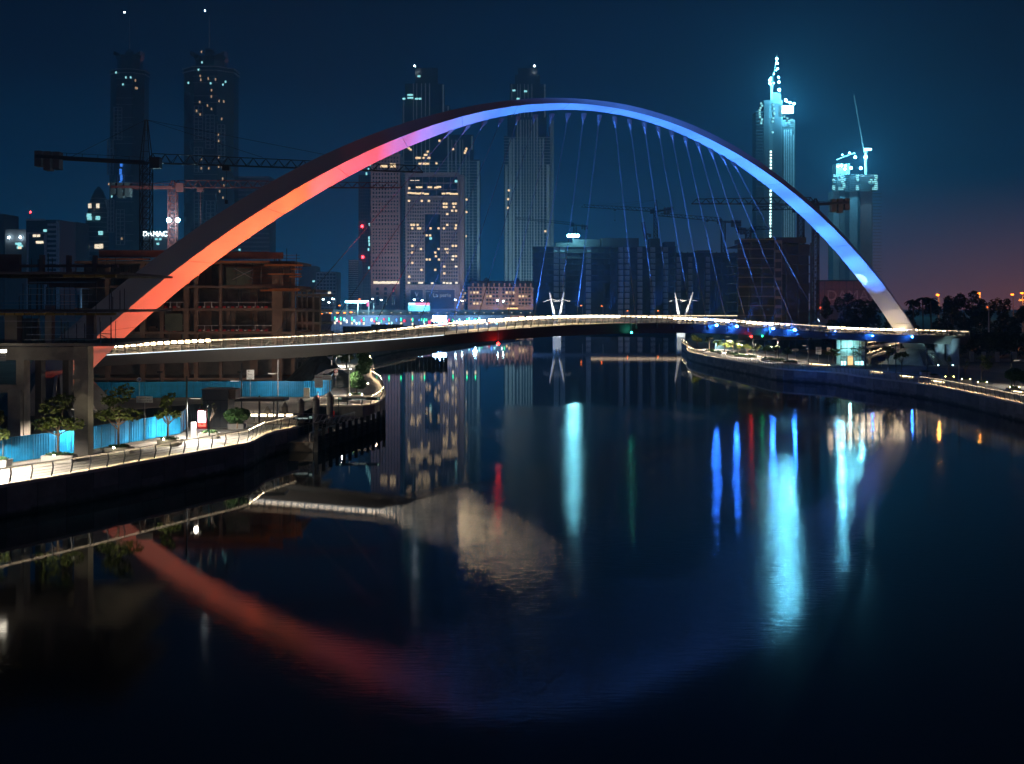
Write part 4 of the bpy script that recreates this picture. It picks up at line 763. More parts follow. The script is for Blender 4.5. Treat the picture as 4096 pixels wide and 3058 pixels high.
for x in (2275, 2287, 2299, 2311): lamp(r, x, 944, 796.5, 1.0, E('site_flood_glow', (.22, .8, 1), 120), 'flood_lamp')
glow_light(r, 'site_flood', 2293, 940, 790, 1.2e4, (.2, .78, 1))
# ---- elevated highway with lamps and street-level lights
r = building('elevated_highway', 1750, 930, 'long elevated highway with curved parapet in front of the hotels', 'flyover')
hx0, hx1 = PX(1180, 930), PX(2360, 930); MB().box(hx0, hx1, 930, 950, PZ(1262, 930), PZ(1244, 930)).build('deck', concrete, r); MB().box(hx0, hx1, 929.3, 929.9, PZ(1250, 930), PZ(1240, 930)).build('parapet', M('parapet_grey', (.4, .42, .45), .8), r)
for k in range(16): MB().box(hx0 + 6 + k * 14, hx0 + 8 + k * 14, 934, 938, GZ - .1, PZ(1262, 930) - .02).build('pier', concrete, r)
lights(r, [(1270 + k * 37, 1252) for k in range(30)], 928.9, 1.0, .35, 'h', 0.2)
pole = steel
def street_lamp(px, py, base_y, d, mat, label, r_=.7, group='flyover lamps', arm=1.6):
    t_ = building('street_lamp', px, d, label, 'street lamp', group); t_.location.z = PZ(base_y, d); p = P(px, py, d)
    MB().tube([(p.x, d, t_.location.z), (p.x, d, p.z)], [.22, .12], 6).bar((p.x - arm, d, p.z + .1), (p.x + arm * .2, d, p.z + .1), .18).build('pole', pole, t_); MB().lathe((p.x - arm * .5, d - .1, p.z), [(r_ * .5, -r_ * .6), (r_, -.1), (r_ * .8, .1)], 8).build('lamp_head', mat, t_); return t_
fly = [(1297, 1198), (1334, 1195), (1339, 1196), (1495, 1196), (1529, 1200), (1661, 1199), (1692, 1202), (1826, 1200), (1852, 1204), (1995, 1202), (2017, 1206), (1320, 1210)]
lamp_fly = E('lamp_fly', (.62, .9, 1), 80)
for i, (x, y) in enumerate(fly): street_lamp(x, y, 1243, 932, lamp_fly, 'white street lamp on the flyover, number %s counting from the concrete annex' % ('one two three four five six seven eight nine ten eleven twelve'.split()[sorted(fly).index((x, y))]))
for i, (x, y) in enumerate([(1292, 1256), (1327, 1252), (1356, 1251), (1384, 1251), (1410, 1249), (1442, 1197), (1362, 1222)]):
    street_lamp(x, y, 1262 if y > 1240 else 1245, 700 if y > 1240 else 960, lamp_sodium, 'orange street lamp near the gatehouse, %s of seven' % ('first second third fourth fifth sixth last'.split()[sorted([1292, 1327, 1356, 1384, 1410, 1442, 1362]).index(x)]), .75, 'orange street lamps')
r = building('service_station', 1425, 900, 'lit canopy with a row of white lamps beside the flyover', 'canopy')
MB().box(PX(1378, 900), PX(1476, 900), 900, 912, PZ(1214, 900), PZ(1205, 900)).build('roof', M('canopy_teal', (.2, .4, .42), .6), r)
for k in range(10): lamp(r, 1386 + k * 9.4, 1207, 899.3, .55, lamp_white, 'canopy_lamp')
for x in (1384, 1428, 1472): MB().box(PX(x, 900) - .4, PX(x, 900) + .4, 904, 905, GZ, PZ(1214, 900)).build('column', steel, r)
MB().box(PX(1468, 900), PX(1476, 900), 898.6, 899, PZ(1226, 900), PZ(1206, 900)).build('pylon_sign', E('pylon_pink', (1, .12, .3), 2.2, False), r)
r = building('lit_pavilion', 1675, 900, 'lit roadside pavilion with pink and white signs below the poster base', 'pavilion')
MB().box(PX(1632, 900), PX(1720, 900), 900, 910, PZ(1246, 900), PZ(1212, 900)).build('wall', M('canopy_teal', (.2, .4, .42), .6), r)
for a, b, c in ((1634, 1660, 'lamp_white'), (1662, 1700, None), (1702, 1718, None)): MB().box(PX(a, 900), PX(b, 900), 899.3, 899.7, PZ(1222, 900), PZ(1212, 900)).build('sign_panel', E('pavilion_sign', (.6, .95, 1), 2.2, False) if c else E('pavilion_pink', (1, .25, .4), 2.2, False), r)
r = building('video_screen', 1760, 640, 'glaring blue-white roadside video screen', 'screen'); MB().box(PX(1731, 640), PX(1786, 640), 640, 640.6, PZ(1288, 640), PZ(1264, 640)).build('screen', E('video_screen', (.45, .70, 1), 45), r); MB().box(PX(1757, 640), PX(1761, 640), 640.1, 640.5, GZ - .1, PZ(1288, 640)).build('post', steel_dark, r)
glow_light(r, 'screen_glow', 1758, 1276, 632, 1.6e5, (.10, .32, 1)); glow_light(bpy.data.objects['lit_pavilion'], 'pavilion_glow', 1676, 1218, 890, 3e4, (.3, .75, 1)); glow_light(bpy.data.objects['service_station'], 'canopy_glow', 1430, 1218, 892, 3e4, (.4, .85, 1))
gp = [(1340, 1275), (1363, 1276), (1408, 1276), (1455, 1278), (1507, 1278), (1556, 1279), (1604, 1279), (1650, 1280), (1698, 1281), (1812, 1284), (1868, 1282), (1902, 1282)]
gm = E('post_green', (.03, 1, .45), 3.0, False)
for i, (x, y) in enumerate(gp):
    t_ = building('light_post', x, 480, 'green-topped glowing post on the far bank, %s from the gatehouse' % ('first second third fourth fifth sixth seventh eighth ninth tenth eleventh twelfth'.split()[i]), 'light post', 'green light posts')
    p = P(x, y, 480); MB().bar((p.x, 480, GZ), (p.x, 480, p.z - .6), .22).build('post', steel, t_); MB().box(p.x - .22, p.x + .22, 479.8, 480.2, p.z - .6, p.z + .7).build('green_tube', gm, t_); MB().box(p.x - .3, p.x + .3, 479.7, 480.3, p.z - 2.2, p.z - 1.2).build('white_tube', win_white, t_)
r = building('gatehouse', 1306, 560, 'small orange-lit gatehouse beyond the concrete annex', 'building'); MB().box(PX(1285, 560), PX(1324, 560), 560, 566, GZ, PZ(1257, 560)).build('wall', M('gate_render', (.5, .38, .26), .85), r); MB().box(PX(1300, 560), PX(1308, 560), 559.9, 560.1, GZ, GZ + 3).build('door', steel_dark, r)
r = building('dark_hoarding', 1530, 470, 'long low dark hoarding on the far bank below the green posts', 'hoarding')
for k in range(26): MB().box(PX(1371, 470) + k * 1.55, PX(1371, 470) + k * 1.55 + 1.5, 470, 470.3, GZ, PZ(1306 - (8 if 6 < k < 15 else 0), 470)).build('panel', black_m, r)
r = building('shop_row', 1560, 720, 'low row of shops with coloured lit fronts below the flyover', 'building')
MB().box(PX(1300, 720), PX(2040, 720), 720, 730, GZ - .1, PZ(1262, 720)).build('wall', M('shop_wall', (.2, .2, .22), .8), r)
rs = random.Random(4); shop_m = [E('shop_' + k, c, v, False) for k, c, v in (('blue', (.08, .3, 1), 3), ('cyan', (.35, .9, 1), 3), ('white', (.85, .93, 1), 3.5), ('warm', (1, .6, .25), 2.2), ('red', (1, .05, .08), 2), ('green', (.1, 1, .5), 1.6))]
for k in range(74):
    x = PX(1303 + k * 10, 720); h_ = rs.uniform(.8, 2.0); z_ = GZ + rs.uniform(2.4, 5.5)
    if rs.random() < .78: MB().box(x + rs.uniform(0, .3), x + rs.uniform(.7, 1.3), 719.6, 719.9, z_, z_ + h_).build('shop_front', rs.choice(shop_m[:3] + shop_m), r)
glow_light(r, 'street_glow', 1480, 1272, 706, 3e4, (.3, .6, 1)); glow_light(r, 'street_glow', 1900, 1272, 706, 2e4, (.3, .6, 1))
# ---- footbridge with V masts beyond
r = building('mast_footbridge', 2480, 650, 'distant footbridge with paired white V masts behind the arch bridge', 'bridge')
wm = M('mast_white', (.75, .75, .73), .5)
x0, x1 = PX(2130, 650), PX(2950, 650); zt = PZ(1272, 650)
MB().box(x0, x1, 650, 656, zt - 1.6, zt).build('deck', M('far_deck', (.3, .29, .27), .7), r)
MB().box(x0 + 31, x1, 649.8, 650, zt + .9, zt + 1.25).build('light_strip', E('far_strip', (1, .75, .5), 2.2), r); me = MB().box(-.08, .08, -.1, .1, 0, 1.2).mesh('post', steel)
for k in range(54): link('post', me, r, Vector((x0 + k * 2, 649.9, zt)) - wloc(r))
for bx, tl, tr in ((2228, 2199, 2256), (2724, 2700, 2772)):
    for t_, y in ((tl, 1172), (tr, 1170)): MB().tube([P(bx + (t_ - bx) * .12, 1302, 651), P(t_, y, 651)], [.95, .32], 8).build('mast', wm, r); m_ = P(t_ * .72 + bx * .28, 1197, 651); MB().tube([m_ + Vector((-4.5, 0, -1.5)), m_, m_ + Vector((4.5, 0, -1.2))], .15, 5).build('cross_arm', wm, r)
    MB().box(PX(bx - 16, 653), PX(bx + 16, 653), 653, 657, -.5, zt - 1.6).build('pier', M('pier_white', (.6, .6, .58), .7), r)
    sp_ = spot('mast_light', P(bx, 1290, 643), P(bx, 1180, 651), 30000, (1, .95, .85), 70, r)
    sp2 = spot('pier_light', P(bx, 1310, 640), P(bx, 1350, 655), 16000, (.9, .97, 1), 60, r)
for x, y in ((2515, 1244), (2637, 1244), (2330, 1223), (2412, 1225)): street_lamp(x, y, 1300, 720, lamp_sodium, 'orange lamp glowing at the foot of the tallest dark block, %s' % {2515: 'just right of its middle', 2637: 'nearest the lower block', 2330: 'nearest the V masts', 2412: 'left of its middle'}[x], .4, 'lamps by the dark blocks')
# ------------------------------------------------------------------ vegetation helpers
def leaf_cloud(blobs, n, size, seed, flat=.0):
    rnd = np.random.RandomState(seed); B = np.array(blobs, float); wgt = np.cbrt(B[:, 3] * B[:, 4] * B[:, 5]) ** 2; wgt /= wgt.sum()
    k = rnd.choice(len(B), n, p=wgt); d = rnd.normal(size=(n, 3)); d /= np.linalg.norm(d, axis=1)[:, None]; rad = rnd.uniform(.25, 1, n) ** .45
    c = B[k, :3] + d * B[k, 3:] * rad[:, None]
    a = rnd.normal(size=(n, 3)); a[:, 2] *= .6; a /= np.linalg.norm(a, axis=1)[:, None]; b = np.cross(a, rnd.normal(size=(n, 3))); b /= np.linalg.norm(b, axis=1)[:, None]
    s = size * rnd.uniform(.6, 1.3, n)[:, None]; a = a * s; b = b * s * .55
    v = np.stack([c - a, c - b * .9, c + a, c + b * .9], 1).reshape(-1, 3); m = MB(); m.v = [tuple(x) for x in v]; m.f = [(4 * i, 4 * i + 1, 4 * i + 2, 4 * i + 3) for i in range(n)]; return m
def make_tree(name, base, label, blobs, n, size, leafm, seed, trunk_h, tr=.09, cat='tree', group=None, barkm=None, branches=5):
    r = thing(name, base, label, cat, group); rnd = random.Random(seed); B = Vector(base)
    leaf_cloud(blobs, n, size, seed).build('crown', leafm, None).parent = r
    t = MB(); t.tube([B + Vector((0, 0, 0)), B + Vector((rnd.uniform(-.05, .05), 0, trunk_h * .6)), B + Vector((rnd.uniform(-.1, .1), 0, trunk_h))], [tr * 1.3, tr, tr * .8], 7)
    for k in range(branches):
        q = blobs[k % len(blobs)]; e_ = B + Vector((q[0] + rnd.uniform(-.5, .5) * q[3], q[1] + rnd.uniform(-.5, .5) * q[4], q[2])); s_ = B + Vector((0, 0, trunk_h * rnd.uniform(.75, 1)))
        t.tube([s_, s_.lerp(e_, .5) + Vector((0, 0, -.12)), e_], [tr * .6, tr * .4, tr * .15], 5)
    t.build('trunk', barkm or bark, r); return r
def planter(base, label, w=2.2, dp=1.6, h=.62, mat=None, group='stone planters', green=True, uplight=None):
    r = thing('planter', base, label, 'planter', group); b = Vector(base); m = mat or M('planter_stone', (.45, .43, .40), .7, var=.1)
    t = .12; MB().loft([[b + Vector((sx * w * .46, sy * dp * .46, 0)) for sx, sy in ((-1, -1), (1, -1), (1, 1), (-1, 1))], [b + Vector((sx * w * .5, sy * dp * .5, h)) for sx, sy in ((-1, -1), (1, -1), (1, 1), (-1, 1))]]).build('trough', m, r)
    MB().box(b.x - w / 2 + t, b.x + w / 2 - t, b.y - dp / 2 + t, b.y + dp / 2 - t, b.z + h, b.z + h + .02).build('soil', dirt, r)
    if green: leaf_cloud([(0, 0, h + .12, w * .42, dp * .4, .16)], 260, .13, int(abs(b.x * 10 + b.y))).build('ground_cover', leaf_b, None).parent = r
    if uplight:
        for sx in (-.38, .4): MB().lathe((b.x + sx * w, b.y - dp * .35, b.z + h + .1), [(.05, -.06), (.09, 0), (.05, .06)], 8).build('uplight', uplight, r)
    return r
up_yellow = E('uplight_yellow', (1, .85, .25), 45); up_white = E('uplight_white', (1, .9, .6), 90)
lamp_down = E('lamp_down', (1, .88, .7), 2.5)
def lamp_post(px, y0, y1, arm, label, z=GZ, ay=.35, lit=True, power=None, mat=None, w=.16):
    b = G(px, y1, z); d = b.y; top = PZ(y0, d); r = thing('lamp_post', b, label, 'lamp post', 'promenade lamp posts'); mt = mat or steel_dark
    MB().box(b.x - w / 2, b.x + w / 2, d - w / 2, d + w / 2, b.z, top).build('pole', mt, r); MB().box(b.x - w, b.x + w, d - w, d + w, b.z, b.z + .12).build('foot', mt, r)
    za = lerp(top, b.z, ay); MB().box(*sorted((b.x, b.x + arm * 1.5)), d - .09, d + .09, za, za + .1).build('arm', mt, r)
    if lit:
        MB().box(*sorted((b.x + arm * .4, b.x + arm * 1.45)), d - .07, d + .07, za - .02, za - .005).build('lamp_panel', lamp_down, r)
        for yy in (0, ):
            ld = bpy.data.lights.new('post_light', 'SPOT' if px < 900 or px > 1500 else 'POINT'); ld.energy = (power or 1500) * (3.8 if px < 900 else 1.0); ld.color = (1, .90, .76); ld.shadow_soft_size = .22
            if px < 900 or px > 1500: ld.spot_size = R(164); ld.spot_blend = .5
            lo = bpy.data.objects.new('post_light', ld); C.objects.link(lo); lo.parent = r; lo.location = Vector((b.x + arm * 1.0, d, za - .35)) - wloc(r)
    return r
# ------------------------------------------------------------------ left bank: hoardings
def corr_panel(w, h, rib=.3, dep=.05):
    mb = MB(); n = int(w / rib); pr = []
    for i in range(n):
        x = i * rib; pr += [(x, 0), (x + rib * .55, 0), (x + rib * .65, dep), (x + rib * .9, dep)]
    pr.append((w, 0))
    for (x0, y0), (x1, y1) in zip(pr, pr[1:]): mb.add([(x0, y0, .05), (x1, y1, .05), (x1, y1, h), (x0, y0, h)], [(0, 1, 2, 3)])
    mb.box(0, w, -.02, dep + .06, h, h + .05); return mb
def hoarding(label, pts, h, mat, w=2.4):
    r = thing('hoarding', pts[0], label, 'hoarding'); b = wloc(r)
    q = even(pts, w)
    for a, c in zip(q, q[1:]):
        L = (c - a).length; me = corr_panel(L - .03, h + random.uniform(-.03, .03)).mesh('corrugated_panel', random.choice(mat) if isinstance(mat, list) else mat); link('corrugated_panel', me, r, a - b, math.atan2(c.y - a.y, c.x - a.x))
    me = MB().box(-.05, .05, .12, .22, 0, h - .1).mesh('post', steel_dark)
    for p in q: link('post', me, r, p - b)
    return r
blue_sheet = [M('blue_sheet_%s' % k, c, .5, .0, var=.22, scale=.9) for k, c in (('a', (.010, .26, .56)), ('b', (.008, .23, .50)), ('c', (.014, .29, .60)))]
hp = [Vector((-52.5, 96, GZ)), G(0, 1858), G(225, 1827), G(470, 1781), G(722, 1736)]
hoarding('bright blue corrugated hoarding along the near promenade', hp, 2.28, blue_sheet)
hoarding('short blue return panel at the hoarding\'s end behind the thin tree', [hp[-1], hp[-1] + Vector((-1.0, 7, 0))], 2.28, blue_sheet)
hoarding('dark blue corrugated hoarding below the bridge deck', [G(380, 1596), G(700, 1592), G(1000, 1590), G(1255, 1590), G(1290, 1584), G(1325, 1566), G(1338, 1540)], 2.45, blue_sheet)
hoarding('grey corrugated fence in the shade behind the near blue hoarding', [Vector((-60, 128, GZ)), Vector((-46, 138, GZ)), Vector((-38, 150, GZ))], 2.2, M('grey_sheet', (.10, .10, .11), .6))
hoarding('far blue hoarding along the bright path beyond the deck', [G(1336, 1500), G(1345, 1455), G(1335, 1425)], 2.4, blue_sheet)
# ------------------------------------------------------------------ left bank: raw concrete frames
def conc_frame(root, xs, y0, y1, zs, mat, cw=.9, slab=.35, over=(.5, .5), formwork=None):
    b = wloc(root)
    for k, z in enumerate(zs):
        MB().box(xs[0] - over[0], xs[-1] + over[1], y0 - .4, y1 + .4, z - slab, z).build('floor_slab', mat, root)
        z_lo = zs[k - 1] if k else GZ - .1
        for x in xs:
            for y in (y0, (y0 + y1) / 2, y1): MB().box(x - cw / 2, x + cw / 2, y - cw / 2 + .45, y + cw / 2 + .45, z_lo, z - slab).build('column', mat, root)
r = thing('concrete_frame', (-48, 120, GZ), 'unfinished raw concrete frame rising behind the near blue hoarding', 'building')
d0 = 116.0; s1, s2, s3, s4 = PZ(1383, d0), PZ(1252, d0), PZ(1106, d0), PZ(1062, d0)
def cb(name, mat, a, b, c, e, d, dep): return MB().box(PX(a, d), PX(b, d), d, d + dep, PZ(e, d), PZ(c, d)).build(name, mat, r)
for a, b, y in ((296, 352, 1387), (64, 96, 1440), (-120, -60, 1387)):
    cb('column', concrete, a, b, y, 1850, d0, 1.5); 
cb('column', concrete, 30, 82, 1560, 1850, d0 - .6, 1.2); cb('column', concrete, -200, -150, 1400, 1850, d0 + 8, 1.2)
for a, b in ((140, 165), (250, 275)): cb('column', concrete_dark, a, b, 1387, 1800, d0 + 11, 1.2)
cb('beam', concrete, -200, 351, 1389, 1442, d0 + .03, 1.2); cb('beam', concrete, -200, 95, 1540, 1572, d0 - .3, 1.0)
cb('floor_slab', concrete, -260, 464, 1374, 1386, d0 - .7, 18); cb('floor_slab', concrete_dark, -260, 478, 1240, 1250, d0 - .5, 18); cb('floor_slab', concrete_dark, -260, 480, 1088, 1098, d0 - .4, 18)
formw = M('formwork_timber', (.30, .20, .045), .8, var=.3)
for k in range(18): MB().box(PX(-240 + k * 40, d0), PX(-204 + k * 40, d0), d0 - 1.2, d0 - .7, PZ(1262, d0), PZ(1252, d0)).build('formwork_board', formw, r)
for k in range(5): MB().box(PX(270 + k * 42, d0), PX(309 + k * 42, d0), d0 - 1.1, d0 - .6, PZ(1112, d0), PZ(1100, d0)).build('formwork_board', formw, r)
cb('column', concrete, 180, 206, 1222, 1374, d0 + .2, .9); cb('column', concrete_dark, 18, 68, 1256, 1374, d0 + .4, 1.2); cb('column', concrete, 345, 375, 1262, 1374, d0 + 9, .9)
for a, b, y in ((-10, 76, 1018), (157, 172, 1020), (264, 279, 1022), (370, 384, 1022)): cb('column', concrete_dark, a, b, y, 1088, d0 + 1, .6)
cb('beam', concrete_dark, 76, 470, 1059, 1070, d0 + 1.1, .5); cb('wall_panel', concrete_dark, 195, 415, 1120, 1150, d0 + 6, .4); cb('wall_panel', concrete_dark, 40, 150, 1275, 1370, d0 + 10, .4)
cb('wall_panel', concrete_dark, 110, 400, 1113, 1138, d0 + 10, .3)
rnd = random.Random(5); me = MB().box(-.03, .03, -.03, .03, 0, 3.2).mesh('prop', steel_dark)
for k in range(64):
    lv = rnd.choice((s1, s1, s2, s2, s3 - .0)); x = PX(rnd.uniform(-20, 445), d0); o_ = link('prop', me, r, Vector((x, d0 + rnd.uniform(-.3, 5), lv)) - wloc(r)); o_.scale.z = rnd.uniform(.45, 1.0) if lv < s3 - 1 else rnd.uniform(.2, .7)
for y in (1285, 1310, 1340, 1360, 1130, 1178, 1205, 1220, 1155): MB().bar(P(rnd.uniform(-40, 120), y, d0 - .4), P(rnd.uniform(320, 447), y + rnd.uniform(-3, 3), d0 - .4), .045).build('scaffold_rail', steel, r)
for a, b, y0, y1 in ((400, 402, 1270, 1374), (444, 446, 1268, 1374), (404, 444, 1335, 1337)): MB().bar(P(a, y0, d0 - .5), P(b, y1, d0 - .5), .07).build('scaffold_rail', steel_dark, r)
MB().bar(P(402, 1340, d0 - .5), P(446, 1362, d0 - .5), .06).build('scaffold_rail', steel_dark, r)
r = thing('ramp_lamp', P(12, 1430, 150), 'louvred bright wall lamp at the photo\'s far edge on the concrete frame', 'lamp'); p = P(10, 1405, 113)
r.location = p; MB().box(p.x - .55, p.x + .3, 113, 113.2, p.z - .12, p.z + .12).build('lamp_panel', E('wall_lamp', (1, .9, .72), 12), r); [MB().box(p.x - .5, p.x + .25, 113, 113.2, p.z - .3 - k * .16, p.z - .24 - k * .16).build('louvre', sign_white, r) for k in range(5)]
# ---- building behind the deck
def slab_z(y): return PZ(y, 220)
r = thing('concrete_frame', (PX(780, 225), 225, GZ), 'unfinished concrete block with orange scaffolding behind the bridge deck', 'building')
zs = [slab_z(y) for y in (1512, 1420, 1327, 1234, 1143, 1045)]
rawb = M('raw_concrete_brown', (.20, .14, .105), .88, var=.3, scale=.35, bump=.4)
for k, z in enumerate(zs):
    MB().box(PX(300, 220), PX(1180 if k > 1 else 1130, 220), 220 - .3, 238, z - .45, z).build('floor_slab', rawb, r)
    lo = zs[k - 1] if k else GZ - .1
    for a, b in ((735, 754), (775, 791), (876, 887), (420, 436), (560, 580), (640, 655)): MB().box(PX(a, 220), PX(b, 220), 220, 220.9, lo, z - .45).build('column', rawb, r)
    MB().box(PX(1088, 220), PX(1130, 220), 219.8, 220.8, lo, z - .45).build('shear_wall', rawb, r)
    MB().box(PX(1165, 220), PX(1178, 220), 220.1, 221, lo, z - .45).build('column', rawb, r)
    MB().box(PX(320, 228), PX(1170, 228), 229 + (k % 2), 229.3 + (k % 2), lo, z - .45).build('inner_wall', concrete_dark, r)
    for a, b in ((905, 940), (800, 845), (680, 725), (1000, 1030)):
        if (a + k) % 3: MB().box(PX(a, 226), PX(b, 226), 226, 226.3, lo, z - .5).build('partition', rawb, r)
bar_red = M('barrier_red', (.42, .025, .03), .6); bar_white = M('barrier_white', (.7, .68, .66), .6)
mr_ = MB().box(-.28, .28, -.06, .06, 0, .38).mesh('barrier_block', bar_red); mw_ = MB().box(-.16, .16, -.06, .06, .1, .3).mesh('barrier_block', bar_white)
for z in (zs[2], zs[3]):
    for a, b in ((790, 874), (888, 1086), (655, 733)):
        x0, x1 = PX(a, 219.6), PX(b, 219.6); n = int((x1 - x0) / .75)
        for i in range(n): link('barrier_block', mr_ if i % 2 == 0 else mw_, r, Vector((x0 + (i + .5) * .75, 219.75, z + .02)) - wloc(r)); 
        MB().box(x0, x1, 219.7, 219.76, z + 1.05, z + 1.11).build('guard_rail', sign_white, r); [MB().box(x0 + i * (x1 - x0) / 3 - .04, x0 + i * (x1 - x0) / 3 + .04, 219.7, 219.76, z + .3, z + 1.05).build('guard_post', sign_white, r) for i in range(1, 3)]
orange_w = M('orange_formwork', (.42, .13, .03), .8, var=.3)
for a, b, y, t_ in ((880, 1078, 1045, 7), (1062, 1212, 1058, 8), (1075, 1205, 1095, 5), (1078, 1200, 1155, 8), (1045, 1190, 1160, 6), (1165, 1208, 1075, 5), (1160, 1206, 1105, 5), (395, 600, 1035, 6), (600, 880, 1050, 5)): MB().box(PX(a, 219), PX(b, 219), 218.2, 219.4, PZ(y + t_, 219), PZ(y, 219)).build('formwork_board', orange_w, r)
parm = M('red_formwork_panel', (.26, .085, .07), .85, var=.25)
for a, b, y0, y1 in ((395, 660, 1002, 1030), (890, 1075, 1008, 1036), (1075, 1132, 1010, 1036), (661, 889, 1006, 1034)): MB().box(PX(a, 220), PX(b, 220), 220, 220.4, PZ(y1, 220), PZ(y0, 220)).build('formwork_panel', parm, r)
for a, y0, y1 in ((1147, 995, 1060), (1186, 1016, 1160), (1196, 1060, 1160), (1010, 1050, 1140), (945, 1050, 1140), (1160, 1050, 1160), (1045, 1050, 1145), (1120, 1040, 1145)): MB().bar(P(a, y0, 218.5), P(a, y1, 218.5), .1).build('scaffold_pole', steel_dark, r)
for y in (1022, 1035, 1072, 1085, 1100, 1112, 1125, 1138): MB().bar(P(930 + (y % 7) * 12, y, 218.5), P(1200, y, 218.5), .08).build('scaffold_rail', M('scaffold_rust', (.25, .09, .05), .7), r)
MB().bar(P(938, 1075, 218.4), P(1010, 1115, 218.4), .09).bar(P(1010, 1080, 218.4), P(930, 1120, 218.4), .09).build('scaffold_brace', steel, r)
r = thing('concrete_frame', (PX(1230, 235), 235, GZ), 'lower concrete annex stepping down to the orange-lit gatehouse', 'building')
for k, y in enumerate((1158, 1176, 1240, 1290, 1330, 1440)): MB().box(PX(1180, 234), PX(1262 if k == 0 else 1283, 234), 234, 250, PZ(y + 9, 234), PZ(y, 234)).build('floor_slab', concrete, r)
for a in (1183, 1203, 1222, 1248, 1276): MB().box(PX(a, 234), PX(a + 6, 234), 234.2, 235, GZ - .1, PZ(1167 if a < 1250 else 1185, 234)).build('column', concrete, r)
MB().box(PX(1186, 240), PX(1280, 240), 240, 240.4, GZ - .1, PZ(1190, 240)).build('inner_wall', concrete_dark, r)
fr2 = bpy.data.objects['concrete_frame.001']; rnd = random.Random(8); me = MB().box(-.05, .05, -.05, .05, 0, 3.7).mesh('prop', steel_dark)
for k in range(90): link('prop', me, fr2, Vector((PX(rnd.uniform(330, 1170), 221), 220.5 + rnd.uniform(0, 6), rnd.choice(zs[1:5]))) - wloc(fr2))
net = M('safety_net', (.10, .13, .10), .9, var=.3)
for a, b, k in ((455, 555, 3), (905, 1000, 4), (660, 730, 2), (940, 1085, 1)): MB().box(PX(a, 219.6), PX(b, 219.6), 219.6, 219.64, zs[k] + .1, zs[k] + 3.2).build('safety_net', net, fr2)
for k in range(16): x = PX(rnd.uniform(400, 1060), 222); z_ = rnd.choice(zs[1:4]); MB().box(x, x + rnd.uniform(.6, 1.6), 222, 223, z_, z_ + rnd.uniform(.4, 1.2)).build('stacked_blocks', rawb, fr2)
me = MB().box(-.025, .025, -.025, .025, 0, 1.5).mesh('rebar', steel_dark)
for k in range(70): link('rebar', me, fr2, Vector((PX(rnd.choice((430, 568, 648, 745, 783, 882, 1100, 1120)) + rnd.uniform(-8, 8), 220.4), 220.4 + rnd.uniform(-.3, .3), zs[5] - .1)) - wloc(fr2))
# ------------------------------------------------------------------ left promenade furniture
def tier_tree(px, py, top, wpx, label, seed, z=GZ + .6, n=820, leafm=leaf_a, thin=False):
    b = G(px, py, z); d = b.y; hgt = PZ(top, d) - b.z; w_ = wpx / F * d / 2
    bl = [(-w_ * .55, 0, hgt * .50, w_ * .5, w_ * .45, hgt * .10), (w_ * .55, .2, hgt * .50, w_ * .5, w_ * .45, hgt * .10), (0, -.3, hgt * .55, w_ * .6, w_ * .5, hgt * .10), (-w_ * .1, .1, hgt * .80, w_ * .62, w_ * .5, hgt * .14), (w_ * .25, .1, hgt * .90, w_ * .4, w_ * .35, hgt * .10), (-w_ * .35, 0, hgt * .72, w_ * .4, w_ * .4, hgt * .08)]
    if thin: bl = [(x * 1.0, y, zz, a * .6, b_ * .6, c * .9) for x, y, zz, a, b_, c in bl]
    return make_tree('promenade_tree', b, label, bl, n, .20, leafm, seed, hgt * .36, .10, group='promenade trees', branches=8)
tier_tree(232, 1822, 1573, 205, 'two-tiered olive tree nearest the no-cycling sign', 11)
tier_tree(474, 1790, 1535, 195, 'full-leaved tree in the planter left of the bench gap', 12)
tier_tree(672, 1756, 1566, 120, 'thin sparse tree before the hoarding\'s end', 13, n=520, thin=True)
for px, py in ((215, 1826), (455, 1794), (655, 1760)):
    p = G(px, py, GZ + .7); o_ = bpy.data.objects[{215: 'promenade_tree', 455: 'promenade_tree.001', 655: 'promenade_tree.002'}[px]]; f_ = thing('tree_uplight', p, parent=o_); MB().lathe(p, [(.07, 0), (.09, .08), (.06, .12)], 8).build('lens', up_white, f_); spot('tree_beam', p + Vector((0, -.5, .15)), p + Vector((.3, .3, 3)), 420, (1, .9, .62), 110, f_)
tier_tree(-12, 1838, 1640, 90, 'tree cut by the photo\'s edge beside the no-cycling sign', 14, n=600)
for px, py, l, w_ in ((238, 1848, 'stone planter under the two-tiered olive tree', 2.9), (478, 1815, 'stone planter under the full-leaved tree', 2.5), (680, 1782, 'stone planter under the thin sparse tree', 2.3), (948, 1716, 'stone planter under the round clipped bush', 1.9), (838, 1755, 'stone planter under the bare sapling', 2.0), (-6, 1868, 'stone planter cut by the photo\'s edge', 2.0)):
    planter(G(px, py), l, w_, 1.5, .62)
b = G(948, 1716, GZ + .6); make_tree('clipped_bush', b, 'round dark clipped bush before the grey kiosk', [(0, 0, 1.55, 1.5, 1.2, .8), (-.5, 0, 1.3, .8, .8, .6), (.5, 0, 1.7, .9, .9, .6)], 2600, .15, leaf_b, 15, .9, .07, cat='bush')
b = G(838, 1745, GZ + .6); make_tree('bare_sapling', b, 'bare sapling tied to a teal stake by the kiosk', [(-.5, 0, 3.0, .5, .4, .7), (.5, 0, 3.0, .5, .4, .6)], 36, .12, leaf_a, 16, 1.5, .05, branches=12)
MB().box(b.x - .09, b.x - .02, b.y - .1, b.y, b.z, b.z + 2.8).build('teal_stake', M('teal_plastic', (.02, .35, .33), .5), bpy.data.objects['bare_sapling'])
